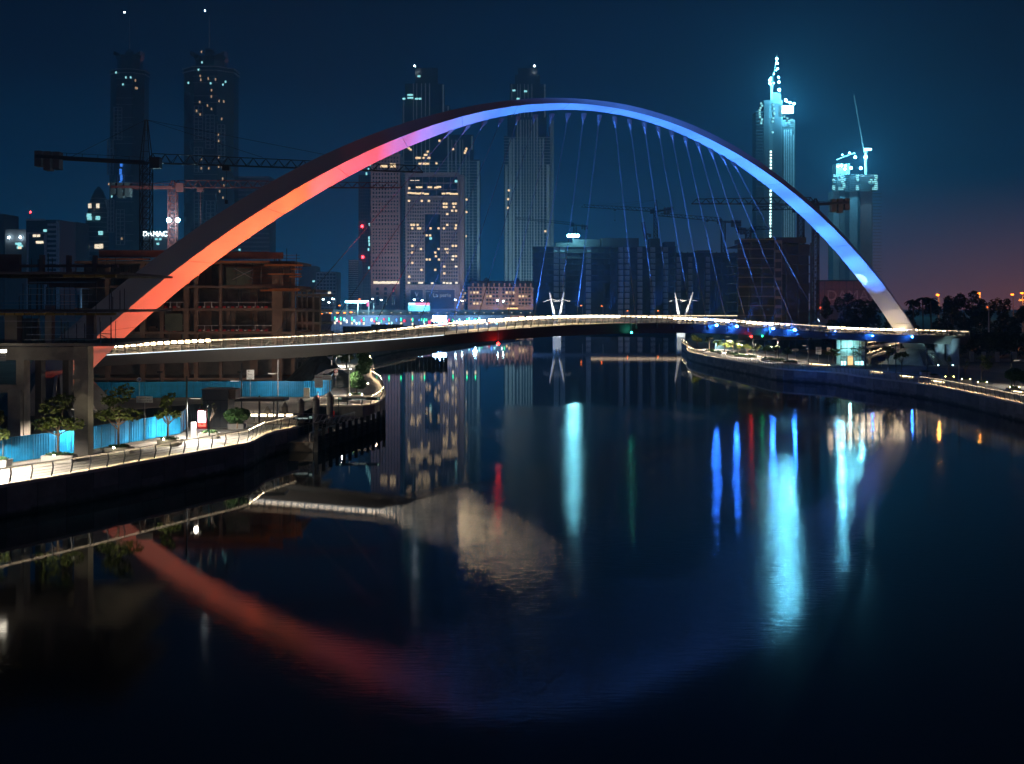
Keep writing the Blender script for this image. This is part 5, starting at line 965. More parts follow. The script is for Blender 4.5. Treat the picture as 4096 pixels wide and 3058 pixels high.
for px, y0, y1, arm, l, lit_ in ((348, 1538, 1822, -1, 'dark lamp post standing before the raw concrete column', True), (747, 1505, 1762, 1, 'dark lamp post at the end of the near blue hoarding', True), (966, 1455, 1655, -1, 'dark lamp post behind the flat canopy', True), (1112, 1440, 1600, -1, 'pale lamp post in front of the dark blue hoarding', True), (1397, 1420, 1588, -1, 'pale lamp post beside the big green headland trees', True), (1327, 1440, 1545, 1, 'slim lamp post on the bright path beyond the hoarding', True)):
    lamp_post(px, y0, y1, arm, l, lit=lit_, mat=steel if px > 1100 else steel_dark, power={348: 1900, 747: 2200, 966: 1800, 1112: 900, 1397: 2600, 1327: 3500}[px])
lamp_post(-90, 1570, 1895, 1, 'unseen lamp post added by the near blue hoarding, beyond the no-cycling sign', power=2600); lamp_post(1345, 1405, 1465, 1, 'far lamp post on the bright path', power=3500)  # first post is out of view, added to light the hoarding
for x0, y0, l in ((455, 1815, 'timber bench in the gap of the near railing'), (905, 1700, 'low timber bench between bush and kiosk')):
    p = G(x0, y0); r = thing('bench', p, l, 'bench', 'timber benches')
    for k in range(4): MB().box(p.x - 1.3, p.x + 1.3, p.y - .25 + k * .14, p.y - .14 + k * .14, p.z + .4, p.z + .45).build('slat', M('bench_timber', (.30, .20, .12), .7), r)
    for s in (-1, 1): MB().box(p.x + s * 1.0 - .06, p.x + s * 1.0 + .06, p.y - .22, p.y + .28, p.z, p.z + .4).build('leg', steel_dark, r)
# ---- signs
def sign_post(px, y_bot, label, boards, name='road_sign', d=None, disc=None):
    b = G(px, y_bot) if d is None else Vector((PX(px, d), d, GZ)); d = b.y; r = thing(name, b, label, 'sign', None); top = max(PZ(y0, d) for *_, y0, y1, m in [(0, 0, *q[2:5]) for q in boards]) if boards else PZ(disc[1] - disc[2], d)
    MB().tube([b, (b.x, d, top)], .04, 6).build('post', steel, r)
    for a, c, y0, y1, m in boards: MB().box(PX(a, d), PX(c, d), d - .09, d - .05, PZ(y1, d), PZ(y0, d)).build('board', m, r)
    if disc:
        x, y, rr, rim, face = disc; c_ = P(x, y, d); R_ = rr / F * d
        for q, m, o_ in ((R_, rim, .08), (R_ * .8, face, .10)):
            n_ = 20; MB().loft([[(c_.x + q * math.cos(2 * math.pi * k / n_), d - o_ - e_, c_.z + q * math.sin(2 * math.pi * k / n_)) for k in range(n_)] for e_ in (0, .02)]).build('disc', m, r, fix=True)
    return r, d
r, d = sign_post(11, 1858, 'round red no-cycling sign at the photo\'s edge', [], disc=(11, 1745, 11, sign_red, sign_white))
c_ = P(11, 1745, d - .14); MB().bar(c_ + Vector((-.17, 0, .17)), c_ + Vector((.17, 0, -.17)), .04).build('slash', sign_red, r)
bk = MB()
for s in (-.09, .09):
    for k in range(10): a0, a1 = 2 * math.pi * k / 10, 2 * math.pi * (k + 1) / 10; bk.bar(c_ + Vector((s + .065 * math.cos(a0), .01, -.03 + .065 * math.sin(a0))), c_ + Vector((s + .065 * math.cos(a1), .01, -.03 + .065 * math.sin(a1))), .014)
bk.bar(c_ + Vector((-.09, .01, -.03)), c_ + Vector((-.02, .01, .06)), .014).bar(c_ + Vector((-.02, .01, .06)), c_ + Vector((.06, .01, .06)), .014).bar(c_ + Vector((.06, .01, .08)), c_ + Vector((.09, .01, -.03)), .014).build('bicycle_symbol', sign_ink, r)
ARB = '\ufea2\ufee3\ufe8e\ufeb4\ufe98\ufedf\ufe8d \ufeae\ufeb4\ufe9f'
def lettering(r, s, px, py, d, wpx, size=.2, mat=sign_ink): text('lettering', s, size, mat, r, P(px, py, d - .12), thick=.004, width=wpx / F * d)
r, d = sign_post(579, 1660, 'white bridge name sign among the leaves of the full tree', [(546, 612, 1586, 1611, sign_white)], name='name_sign', d=128); lettering(r, 'Tolerance Bridge', 579, 1604, d, 58); lettering(r, ARB, 579, 1593, d, 42)
r, d = sign_post(1318, 1600, 'white bridge name sign behind the timetable board', [(1286, 1326, 1502, 1521, sign_white)], name='name_sign', d=187); lettering(r, 'Tolerance Bridge', 1304, 1515, d, 38); lettering(r, ARB, 1306, 1507, d, 28)
r, d = sign_post(1001, 1592, 'white cycle track notice before the dark blue hoarding', [(987, 1017, 1480, 1518, sign_white)], name='notice_sign'); lettering(r, 'Bicycle Track', 1002, 1509, d, 25); lettering(r, 'Ahead', 1002, 1514.5, d, 12); lettering(r, '\u2190', 996, 1486, d, 9, .4); lettering(r, '\ufe8d\ufedf\ufea4\ufee4\ufee6', 1002, 1498, d, 22)
r, d = sign_post(1285, 1585, 'tall white timetable board with a red band', [(1259, 1291, 1501, 1551, sign_white), (1260, 1290, 1508, 1513, sign_red)], name='notice_sign', d=185)
for k in range(9): MB().box(PX(1262, d), PX(1288 - (k % 3) * 4, d), d - .12, d - .1, PZ(1518 + k * 3.4 + 1, d), PZ(1518 + k * 3.4, d)).build('print_line', M('print_grey', (.4, .38, .36), .6), r)
for o_ in [x for x in r.children if x.name.startswith('board')]: pass
r, d = sign_post(557, 1590, 'round blue shared path sign above the dark blue hoarding', [], disc=(557, 1519, 9, sign_white, sign_blue), d=185)
c_ = P(557, 1519, d - .16); MB().bar(c_ + Vector((0, 0, .26)), c_ + Vector((0, 0, -.26)), .03).bar(c_ + Vector((-.14, 0, .16)), c_ + Vector((-.14, 0, -.02)), .05).bar(c_ + Vector((-.14, 0, -.02)), c_ + Vector((-.08, 0, -.18)), .03).bar(c_ + Vector((-.14, 0, -.02)), c_ + Vector((-.2, 0, -.18)), .03).build('symbol', sign_white, r)
r, d = sign_post(1344, 1557, 'round no-cycling sign on the bright path with a walking sign under it', [(1338, 1350, 1494, 1502, sign_white)], disc=(1344, 1485, 7.5, sign_red, sign_white)); c_ = P(1344, 1485, d - .16); MB().bar(c_ + Vector((-.18, 0, .18)), c_ + Vector((.18, 0, -.18)), .05).build('slash', sign_red, r)
# ---- kiosk, vending machine, canopy, boxes
r = thing('kiosk', G(860, 1712), 'dark grey box kiosk beside the glowing vending machine', 'kiosk'); kd_ = r.location.y; kio = M('kiosk_grey', (.11, .115, .125), .5, var=.1)
MB().box(PX(808, kd_), PX(912, kd_), kd_, kd_ + 3.4, GZ, PZ(1562, kd_)).build('body', kio, r); MB().box(PX(804, kd_), PX(914, kd_), kd_ - .12, kd_ + 3.5, PZ(1562, kd_), PZ(1558, kd_)).build('roof', kio, r); MB().box(PX(912.2, kd_), PX(938, kd_), kd_ + .5, kd_ + 3.2, PZ(1600, kd_), PZ(1560, kd_)).build('side_hood', M('kiosk_wood', (.16, .12, .10), .6), r)
for x in (830, 856, 881): MB().box(PX(x, kd_) - .015, PX(x, kd_) + .015, kd_ - .02, kd_, GZ, PZ(1603, kd_)).build('panel_joint', black_m, r)
MB().box(PX(808, kd_), PX(912, kd_), kd_ - .03, kd_, PZ(1603, kd_), PZ(1601, kd_)).build('panel_joint', black_m, r); MB().box(PX(914, kd_), PX(922, kd_), kd_ + .1, kd_ + .3, PZ(1692, kd_), PZ(1665, kd_)).build('notice', sign_white, r)
r = thing('vending_machine', G(812, 1716), 'glowing white and red vending machine at the kiosk\'s corner', 'vending machine'); vd = kd_ - 1.2
vb = lambda n_, m, a, b, c, e, dd=0.0, dep=.7: MB().box(PX(a, vd), PX(b, vd), vd - dd, vd - dd + dep, PZ(e, vd), PZ(c, vd)).build(n_, m, r)
r.location = (PX(808, vd), vd, GZ); vb('cabinet', sign_red, 790, 826, 1640, 1716); vb('lit_front', E('vending_front', (.75, .88, 1), 9), 793, 823, 1644, 1690, .05, .04); vb('red_panel', E('vending_red', (1, .08, .05), 4), 793, 823, 1692, 1707, .05, .04); vb('slot', black_m, 804, 813, 1694, 1700, .08, .02)
r = thing('info_totem', G(774, 1755), 'slim lit information totem beside the second lamp post', 'totem'); p = r.location; MB().box(p.x - .25, p.x + .25, p.y, p.y + .2, GZ, GZ + 1.75).build('body', sign_white, r); MB().box(p.x - .16, p.x + .16, p.y - .03, p.y - .01, GZ + .5, GZ + 1.65).build('lit_panel', E('totem_face', (.7, .88, 1), 5), r)
r = thing('flat_canopy', G(1030, 1690), 'long flat dark canopy on slim posts beside the kiosk', 'canopy'); cd_ = 147
r.location = (PX(1030, cd_), cd_, GZ); MB().box(PX(912, cd_), PX(1138, cd_), cd_, cd_ + 3, PZ(1607, cd_), PZ(1595, cd_)).build('roof', kio, r)
for x in (1088, 1104): MB().box(PX(x, cd_) - .09, PX(x, cd_) + .09, cd_ + 1, cd_ + 1.2, GZ, PZ(1607, cd_)).build('post', steel, r)
MB().box(PX(1020, cd_), PX(1027, cd_), cd_ + 2, cd_ + 2.2, GZ, PZ(1588, cd_)).build('post', steel_dark, r)
for k in range(5):
    p = P(1017 + k * 35, 1662, 150); t_ = thing('light_box', (p.x, p.y, GZ), 'glowing white parapet light by the landing stage, %s from the bush' % 'first second third fourth fifth'.split()[k], 'light', 'parapet lights')
    MB().box(p.x - .38, p.x + .38, 150, 150.12, p.z - .12, p.z + .12).build('lens', E('parapet_light', (1, .82, .55), 14), t_); MB().box(p.x - .04, p.x + .04, 150.02, 150.1, GZ, p.z - .12).build('stem', steel, t_)
r = thing('utility_cabinet', G(1229, 1592), 'beige utility cabinet before the dark blue hoarding', 'cabinet'); p = r.location; MB().box(p.x - .45, p.x + .45, p.y - .6, p.y - .1, GZ, GZ + 1.55).build('body', M('cabinet_beige', (.42, .38, .30), .6), r); MB().box(p.x - .5, p.x + .5, p.y - .66, p.y - .05, GZ, GZ + .28).build('plinth', concrete, r); MB().box(p.x - .01, p.x + .01, p.y - .62, p.y - .6, GZ + .3, GZ + 1.5).build('door_gap', black_m, r)
for k, (x, l) in enumerate(((1258, 'orange striped traffic cone by the utility cabinet'), (1272, 'leaning red traffic cone nearest the timetable post'))):
    p = G(x, 1588); r = thing('traffic_cone', p, l, 'cone', 'traffic cones'); MB().lathe(p, [(.22, 0), (.2, .05), (.14, .1), (.03, .85)], 10).build('cone', M('cone_orange', (.6, .08, .02), .6), r); MB().lathe(p + Vector((0, 0, .35)), [(.125, 0), (.095, .2)], 10).build('band', sign_white, r)
# ---- tarpaulin heap and site yard
r = thing('tarpaulin_mound', (PX(1280, 215), 215, GZ), 'black tarpaulin mound with rope ties behind the hoarding\'s curve', 'mound'); tp = []
rnd = random.Random(3); NX, NY = 22, 14; hgt = lambda u, v: max(0, (1 - abs(u) ** 1.4)) * max(0, 1 - abs(v) ** 1.3) * 5.6 * (1 - .35 * u)
for j in range(NY + 1):
    for i in range(NX + 1): u, v = i / NX * 2 - 1, j / NY * 2 - 1; tp.append((PX(1290, 218) + u * 6.2 + v * 1.5, 218 + v * 8, GZ + hgt(u, v) + rnd.uniform(0, .25)))
m_ = MB(); m_.add(tp, [(j * (NX + 1) + i, j * (NX + 1) + i + 1, (j + 1) * (NX + 1) + i + 1, (j + 1) * (NX + 1) + i) for j in range(NY) for i in range(NX)]).build('tarpaulin', M('tarpaulin', (.012, .012, .014), .55, var=.3), r)
for k in range(5): a = PX(1265 + k * 9, 214); MB().tube([(a - 1, 210.5, GZ + .6 + k * .15), (a + .2, 213, GZ + 2.2 + k * .2), (a + 2.2, 214, GZ + 2.5 + k * .2)], .05, 5).build('rope', sign_white, r)
r = thing('rusty_skip', G(1170, 1532), 'rusty skip in the site yard below the deck', 'skip'); p = r.location; MB().loft([[p + Vector((sx * 1.5, sy * .8, 0)) for sx, sy in ((-1, -1), (1, -1), (1, 1), (-1, 1))], [p + Vector((sx * 2.0, sy * .9, 1.5)) for sx, sy in ((-1, -1), (1, -1), (1, 1), (-1, 1))]]).build('body', M('rust', (.22, .08, .04), .9), r)
# ------------------------------------------------------------------ landing stage
wood = M('fender_timber', (.05, .047, .045), .8, var=.3)
fa, fb_ = Vector((PX(1266, 142), 142, 0)), Vector((PX(1536, 169), 169, 0))
r = thing('landing_stage', fa, 'dark timber-fendered landing stage moored below the headland', 'jetty')
q = even([fa, fb_], 2.45); fn = side_of(q, 1, 1)
for p in q: MB().box(p.x - .19, p.x + .19, p.y - .19, p.y + .19, -.8, 2.35 + .25 * random.random()).build('fender_post', wood, r)
for k in range(4):
    a, b = fa - fn * .25, fb_ - fn * .25; MB().bar(a + Vector((0, 0, .1 + k * .45)), b + Vector((0, 0, .1 + k * .45)), .12, .38).build('fender_plank', wood, r)
plat = [fa - fn * .4, fb_ - fn * .4, fb_ - fn * 4.2, fa - fn * 4.6]
plank_m = M('deck_planks', (.24, .20, .16), .8, var=.25)
for k in range(26):
    t0, t1 = k / 26, (k + .95) / 26; a, b = plat[0].lerp(plat[1], t0), plat[0].lerp(plat[1], t1); c, e_ = plat[3].lerp(plat[2], t1), plat[3].lerp(plat[2], t0)
    MB().loft([[(v.x, v.y, 1.0) for v in (a, b, c, e_)], [(v.x, v.y, 1.1) for v in (a, b, c, e_)]]).build('plank', plank_m, r, fix=True)
MB().loft([[(v.x, v.y, -.3) for v in plat], [(v.x, v.y, .98) for v in plat]]).build('pontoon', concrete_dark, r, fix=True)
jr = thing('jetty_railing', plat[3] + Vector((0, 0, 1.1)), parent=r); railing(jr, [v + Vector((0, 0, 1.1)) for v in even([plat[3], plat[2]], 2)], -1, h=1.1, spacing=1.6, wires=4, mat=rail_lit, lean=.02)
jr = thing('jetty_railing', plat[1] + Vector((0, 0, 1.1)), parent=r); railing(jr, [v + Vector((0, 0, 1.1)) for v in even([plat[0] - fn * .4, plat[0].lerp(plat[1], .45) - fn * .4], 2)], 1, h=1.1, spacing=1.6, wires=4, mat=rail_lit, lean=.02)
for k, f in enumerate((.3, .55, .95, 1.0)): p = plat[0].lerp(plat[1], f) - fn * .9; MB().lathe((p.x, p.y, 1.1), [(.16, 0), (.16, .9), (.05, 1.0)], 10).build('bollard', sign_white if k != 0 else sign_red, r)
r = thing('gangway', P(1230, 1680, 152), 'sloping steel gangway from the quay to the landing stage', 'gangway'); ga, gb = Vector((PX(1195, 150), 150, GZ)), Vector((PX(1420, 160), 160, 1.3)); r.location = ga
gd = (gb - ga).normalized(); gn = Vector((gd.y, -gd.x, 0)).normalized()
MB().bar(ga, gb, 1.6, .12).build('tread', plank_m, r)
for s in (-.8, .8):
    n = 12
    for k in range(n): a, b = ga.lerp(gb, k / n) + gn * s, ga.lerp(gb, (k + 1) / n) + gn * s; MB().bar(a, b + Vector((0, 0, 1.1)), .06).build('truss_brace', steel, r)
    MB().bar(ga + gn * s + Vector((0, 0, 1.1)), gb + gn * s + Vector((0, 0, 1.1)), .08).build('top_chord', steel, r)
for x, y0, d, l in ((1070, 1624, 153, 'first conical-capped mooring pile by the canopy'), (1139, 1608, 156, 'second conical-capped mooring pile from the canopy'), (1204, 1592, 160, 'third conical-capped mooring pile from the canopy'), (1264, 1580, 164, 'fourth conical-capped mooring pile from the canopy'), (1319, 1566, 168, 'tallest conical-capped mooring pile near the lit bus-stop sign')):
    X = PX(x, d); zt = PZ(y0, d); l = l.replace('lit bus-stop sign', 'station name frame'); r = thing('mooring_pile', (X, d, 0), l, 'pile', 'mooring piles'); R_ = .43
    MB().lathe((X, d, 0), [(R_, -1), (R_, zt - .65)], 18).build('shaft', concrete, r); MB().lathe((X, d, zt), [(R_ * 1.12, -.68), (R_ * 1.12, -.6), (.02, 0)], 18).build('cap', M('pile_cap', (.2, .19, .18), .7), r)
green_m = M('sign_green', (.02, .22, .16), .5); dk_sign = M('sign_dark', (.02, .03, .035), .5); lit_txt = E('sign_letters', (.8, 1, .95), .9, False)
r = thing('station_name_sign', (PX(1436, 165), 165, 1.1), 'dark overhead station sign frame on the landing stage', 'sign'); d = 165
MB().box(PX(1353, d), PX(1521, d), d, d + .12, PZ(1601, d), PZ(1590, d)).build('board', dk_sign, r); [MB().box(PX(x, d) - .05, PX(x, d) + .05, d + .02, d + .1, 1.1, PZ(1601, d)).build('post', steel_dark, r) for x in (1354, 1520)]
[MB().box(PX(x, d), PX(x + 13, d), d - .03, d - .005, PZ(1600.5, d), PZ(1590.5, d)).build('green_panel', green_m, r) for x in (1354, 1507)]; [text('lettering', '72', .3, lit_txt, r, P(x, 1595.5, d - .05), width=.24) for x in (1361, 1513)]; text('lettering', 'Al Wasl Marine Transport Station', .16, lit_txt, r, P(1436, 1598, d - .05), width=1.9)
r = thing('station_sign', (PX(1250, 148), 148, 1.1), 'green-ended station sign on a post by the gangway', 'sign'); d = 148
MB().box(PX(1172, d), PX(1250, d), d, d + .08, PZ(1679, d), PZ(1664, d)).build('board', dk_sign, r); MB().box(PX(1236, d), PX(1249, d), d - .03, d - .005, PZ(1678, d), PZ(1664.5, d)).build('green_panel', green_m, r); text('lettering', '72', .34, lit_txt, r, P(1242, 1671, d - .05), width=.3); text('lettering', 'Transport Station', .2, lit_txt, r, P(1206, 1674, d - .05), width=1.5)
MB().box(PX(1250.3, d), PX(1254, d), d, d + .1, .9, PZ(1655, d)).build('post', steel, r)
r = thing('life_ring_post', (PX(1334, 172), 172, GZ), 'red life-saving post at the gangway rail', 'post'); p = r.location; MB().box(p.x - .15, p.x + .15, 172, 172.2, 1.1, PZ(1645, 172)).build('post', sign_red, r)
# ---- headland trees
def round_tree(base, h, w, label, seed, leafm=leaf_b, n=2600, size=.22, cat='tree', group='headland trees', tr=.14):
    bl = []; rnd = random.Random(seed)
    for k in range(9): a = rnd.uniform(0, 6.28); rr = rnd.uniform(0, .55) * w; bl.append((rr * math.cos(a), rr * math.sin(a) * .8, h * rnd.uniform(.42, .85), w * rnd.uniform(.35, .55), w * .45, h * rnd.uniform(.12, .2)))
    return make_tree('round_tree', base, label, bl, n, size, leafm, seed, h * .4, tr, cat, group, branches=9)
round_tree(G(1450, 1535), 6.2, 2.3, 'tallest broad green tree on the headland, nearest the water', 21, n=4200)
round_tree(G(1424, 1583), 3.9, 1.9, 'lower leafy green tree in front of the tallest headland tree', 22, n=3000)
round_tree(G(1322, 1475), 3.6, 2.0, 'spreading tree in a planter on the bright path', 23, leaf_a, n=1500)
round_tree(G(1385, 1480), 5.0, 2.2, 'pale lit tree behind the tallest headland tree', 24, leaf_a, n=1800); round_tree(G(1368, 1455), 4.6, 2.2, 'farthest yellow-lit tree glimpsed under the deck', 25, leaf_a, n=1400)
for px, py, l in ((1425, 1590, 'planter with tiny lamps below the lower headland tree'), (1452, 1545, 'planter with tiny lamps below the tallest headland tree'), (1322, 1478, 'grey planter on the bright path'), (1386, 1486, 'planter with lamps below the pale lit tree')): planter(G(px, py), l, 2.4, 1.4, .4, uplight=up_white if px != 1322 else None)
for k, (px, py) in enumerate(((1355, 1540), (1385, 1520), (1370, 1490), (1362, 1462))):
    pass

# site lamps lighting the unfinished block behind the deck
for px, l in ((640, 'site lamp behind the hoarding, near the arch foot'), (960, 'site lamp behind the hoarding, near the cycle notice')):
    p = Vector((PX(px, 197), 197, GZ)); r = thing('site_lamp', p, l, 'site lamp', 'site lamps'); MB().box(p.x - .08, p.x + .08, 196.9, 197.1, GZ, GZ + 3.4).build('pole', steel_dark, r); MB().box(p.x - .4, p.x + .4, 196.8, 197.1, GZ + 3.4, GZ + 3.7).build('housing', black_m, r)
    spot('site_beam', p + Vector((0, .5, 3.5)), p + Vector((2, 24, 9)), 1300, (1, .55, .38), 120, r)
# ------------------------------------------------------------------ right bank
teal_glass = bpy.data.materials.new('lift_glass'); teal_glass.use_nodes = True; _b = teal_glass.node_tree.nodes['Principled BSDF']; _b.inputs['Base Color'].default_value = (.55, .85, .85, 1); _b.inputs['Roughness'].default_value = .05; _b.inputs['Transmission Weight'].default_value = .0; _b.inputs['Alpha'].default_value = .28; _b.inputs['Specular IOR Level'].default_value = .8
r = thing('lift_tower', (PX(3412, 292), 292, GZ), 'teal-lit glass lift tower below the bridge landing', 'lift tower'); d = 292
x0, x1 = PX(3363, d), PX(3463, d); zt = PZ(1362, d); lw = (x1 - x0) / 4; lh = (zt - GZ) / 3
me = MB().box(.05, lw - .05, -.02, .02, .05, lh - .05).mesh('glass_pane', teal_glass); b = wloc(r)
for i in range(4):
    for j in range(3): link('glass_pane', me, r, Vector((x0 + i * lw, d, GZ + j * lh)) - b)
for i in range(5): MB().box(x0 + i * lw - .06, x0 + i * lw + .06, d - .06, d + .06, GZ, zt).build('mullion', steel_dark, r)
for j in range(4): MB().box(x0, x1, d - .05, d + .05, GZ + j * lh - .06, GZ + j * lh + .06).build('transom', steel_dark, r)
MB().box(x0 - .2, x1 + .2, d - .2, d + 4, zt, zt + .3).build('roof', steel_dark, r); MB().box(x0, x1, d + 3.6, d + 3.9, GZ, zt).build('back_wall', M('lift_back', (.35, .5, .5), .5), r)
MB().box(PX(3394, d), PX(3416, d), d + .5, d + .7, GZ, PZ(1425, d)).build('lift_door', E('lift_cabin', (1, .62, .25), 2.5), r)
for x in (3370, 3382, 3428, 3440, 3452): MB().box(PX(x, d) - .2, PX(x, d) + .2, d + .4, d + .8, GZ, GZ + .9).build('floor_light', E('lift_light', (.35, .95, 1), 9), r)
pl_ = bpy.data.lights.new('lift_glow', 'POINT'); pl_.energy = 900; pl_.color = (.4, .95, 1); pl_.shadow_soft_size = .4; po = bpy.data.objects.new('lift_glow', pl_); C.objects.link(po); po.parent = r; po.location = Vector((PX(3410, d), d + 2, zt - 1.2)) - b
# approach ramps behind
rp2 = M('ramp_concrete', (.42, .40, .37), .75)
for i, (pts, l) in enumerate((([(3466, 1432, 300), (3560, 1400, 302), (3600, 1386, 303)], 'lower lit stair ramp climbing behind the lift tower'), ([(3470, 1388, 306), (3560, 1374, 307), (3610, 1366, 308)], 'upper lit stair ramp under the bridge landing'))):
    r = thing('stair_ramp', P(*pts[0]), l, 'ramp'); q = [P(*p) for p in pts]; r.location.z = GZ
    for a, c in zip(q, q[1:]): MB().add([a, c, c + Vector((0, 3, 0)), a + Vector((0, 3, 0)), Vector((a.x, a.y, a.z - .5)), Vector((c.x, c.y, c.z - .5)), Vector((c.x, c.y + 3, c.z - .5)), Vector((a.x, a.y + 3, a.z - .5))], [(0, 1, 2, 3), (7, 6, 5, 4), (0, 4, 5, 1), (1, 5, 6, 2), (2, 6, 7, 3), (3, 7, 4, 0)]).build('flight', rp2, r)
    for x in (q[0] + Vector((1, 1, -.5)), q[-1] + Vector((-.5, 1, -.5))): MB().box(x.x - .25, x.x + .25, x.y, x.y + .5, GZ, x.z).build('support', rp2, r)
    railing(r, q, 1, h=1.15, spacing=1.6, wires=4, mat=rail_lit, led=led_warm, lean=.03)
# column uplights (cyan)
for x in (3768, 3826):
    p = Vector((PX(x, 288), 290.5, GZ)); f = thing('column_uplight', p, parent=bridge); MB().lathe(p, [(.12, 0), (.12, .15), (.08, .2)], 8).build('lens', E('uplight_cyan', (.5, .95, 1), 18), f); spot('uplight_beam', p + Vector((0, 0, .25)), p + Vector((0, 4.0, 5)), 1300, (.45, .9, 1), 55, f)
# low boundary wall
r = thing('boundary_wall', (PX(3980, 310), 310, GZ), 'low pale boundary wall with square pillars in front of the dark trees', 'wall')
MB().box(PX(3860, 310), PX(4160, 310), 310, 310.3, GZ, PZ(1436, 310)).build('wall', concrete, r)
for x in (3888, 3936, 3990, 4060): MB().box(PX(x, 309.8) - .4, PX(x, 309.8) + .4, 309.5, 310.5, GZ, PZ(1408, 310)).build('pillar', coping_m, r)
# planters and small trees beside the lit railing
def small_tree(px, py, top, w_, label, seed, n=700, leafm=leaf_a, z=GZ + .5, size=.22, group='trees on the bank with the lift', name='small_tree', lo=.45):
    b = G(px, py, z); hgt = PZ(top, b.y) - b.z; W = w_ / F * b.y / 2; rnd = random.Random(seed); bl = []
    for k in range(7): bl.append((rnd.uniform(-.7, .7) * W, rnd.uniform(-.5, .5) * W, hgt * rnd.uniform(lo + .1, .9), W * rnd.uniform(.3, .5), W * .4, hgt * rnd.uniform(.06, .12)))
    return make_tree(name, b, label, bl, n, size, leafm, seed, hgt * lo, .08, 'tree', group, branches=8)
for px, py, top, w_, l, n in ((3794, 1507, 1415, 22, 'tall bare-stemmed sapling before the bridge\'s end columns', 60), (3860, 1518, 1440, 40, 'thin sapling beside the arm-lamp post', 60), (3925, 1527, 1420, 100, 'wide sparse tree in a planter right of the arm-lamp post', 420), (3552, 1484, 1378, 60, 'dark tree before the foot of the lower stair ramp', 420), (3607, 1490, 1400, 66, 'dark tree before the arch pedestal', 420), (3332, 1452, 1390, 60, 'dark dense tree beside the lift tower', 800), (3425, 1466, 1385, 50, 'thin dark tree in front of the lift tower', 160)): small_tree(px, py, top, w_, l, px, n)
b = G(4058, 1545, GZ + .5); make_tree('clipped_bush', b, 'round dense bush in a planter near the photo\'s edge', [(0, 0, 2.0, 1.6, 1.2, 1.1), (.9, .2, 1.8, 1.1, 1, .8), (-.7, 0, 1.8, 1.0, 1, .8)], 2600, .17, leaf_b, 31, 1.0, .08, cat='bush')
b = G(4098, 1556, GZ + .5); make_tree('clipped_bush', b, 'round bush cut off by the photo\'s edge', [(0, 0, 2.0, 1.3, 1.2, 1.0)], 1400, .17, leaf_b, 32, 1.0, .08, cat='bush')
for px, py, l in ((3735, 1514, 'low grassy planter nearest the bridge columns'), (3794, 1521, 'uplit planter of the tall sapling'), (3860, 1532, 'uplit planter of the thin sapling'), (3925, 1544, 'uplit planter of the wide sparse tree'), (4053, 1566, 'planter of the round dense bush'), (3700, 1500, 'dark planter behind the unlit railing')): planter(G(px, py), l, 2.0, 1.4, .6, uplight=up_yellow if px > 3760 else None)
for px, y0, y1, arm, l, lit_ in ((3583, 1368, 1492, -1, 'dark lamp post before the stair ramps', False), (3708, 1376, 1508, 1, 'dark lamp post left of the end columns', False), (3836, 1387, 1530, 1, 'lamp post with an arm right of the end columns', False), (4046, 1397, 1548, 1, 'lamp post with an arm before the round bush', True), (3461, 1362, 1476, 1, 'thin dark lamp post at the lift tower\'s corner', False), (2898, 1345, 1412, 1, 'lamp post among the trees at the bank\'s tip', True), (2949, 1363, 1418, 1, 'lamp post in the middle of the bank\'s tree row', True), (3013, 1345, 1428, -1, 'lamp post below the red navigation lamp', True), (2836, 1352, 1400, 1, 'added lamp post nearest the tip of the bank', True), (3113, 1352, 1440, -1, 'added lamp post beside the small white notice', True), (3233, 1355, 1450, -1, 'added lamp post left of the white notice boards', True)): lamp_post(px, y0, y1, arm, l, lit=lit_, ay=.04 if px < 3200 else .3, power=11000 if px < 3200 else 1500)  # posts labelled as added only bring light to the dark path
# lit benches
for px0, px1, py, l in ((3239, 3319, 1466, 'glowing bench beside the lift tower'), (3482, 3529, 1495, 'glowing bench before the stair ramps'), (3601, 3652, 1514, 'glowing bench left of the bright railing'), (3728, 3776, 1535, 'glowing bench at the start of the bright railing'), (4048, 4100, 1577, 'glowing bench below the round dense bush')):
    p0, p1 = G(px0, py - 5), G(px1, py + 1); r = thing('lit_bench', (p0 + p1) / 2, l, 'bench', 'benches with lights'); up = Vector((0, 0, 1))
    MB().bar(p0 + up * .42, p1 + up * .42, .5, .08).build('seat', coping_m, r); MB().bar(p0 + up * .3, p1 + up * .3, .12, .1).build('light_strip', E('bench_light', (1, .78, .45), 9), r)
    for t_ in (.1, .9): q = p0.lerp(p1, t_); MB().box(q.x - .15, q.x + .15, q.y - .2, q.y + .2, GZ, GZ + .37).build('leg', concrete, r)
# tree row on the tip of the bank
row = [(2790, 1402, 1336, 56, 'bright yellow-green tree at the very tip of the bank', leaf_a, 1500), (2838, 1398, 1342, 40, 'dark tree behind the tip tree', leaf_b, 700), (2868, 1404, 1360, 34, 'dark leafy tree third from the tip', leaf_b, 600), (2905, 1410, 1372, 36, 'small lit tree by the tip lamp post', leaf_a, 500), (2932, 1412, 1362, 40, 'lit tree before the mid-row lamp post', leaf_a, 600), (2960, 1418, 1372, 34, 'lit tree just past the mid-row lamp post', leaf_a, 450), (2989, 1424, 1376, 38, 'pale tree in the middle of the row', leaf_a, 450), (3027, 1430, 1372, 44, 'olive tree right of the red navigation lamp', leaf_a, 600), (3062, 1432, 1378, 40, 'unlit tree following the olive tree', leaf_b, 450), (3104, 1440, 1382, 50, 'dark tree near the small white notice', leaf_b, 600), (3150, 1444, 1388, 44, 'last dark tree of the row before the notices', leaf_b, 450)]
for i, (px, py, top, w_, l, lm, n) in enumerate(row): small_tree(px, py, top, w_, l, 200 + i, int(n * 1.5), lm, z=GZ, size=.3, group='tree row on the bank tip', name='row_tree', lo=.5)
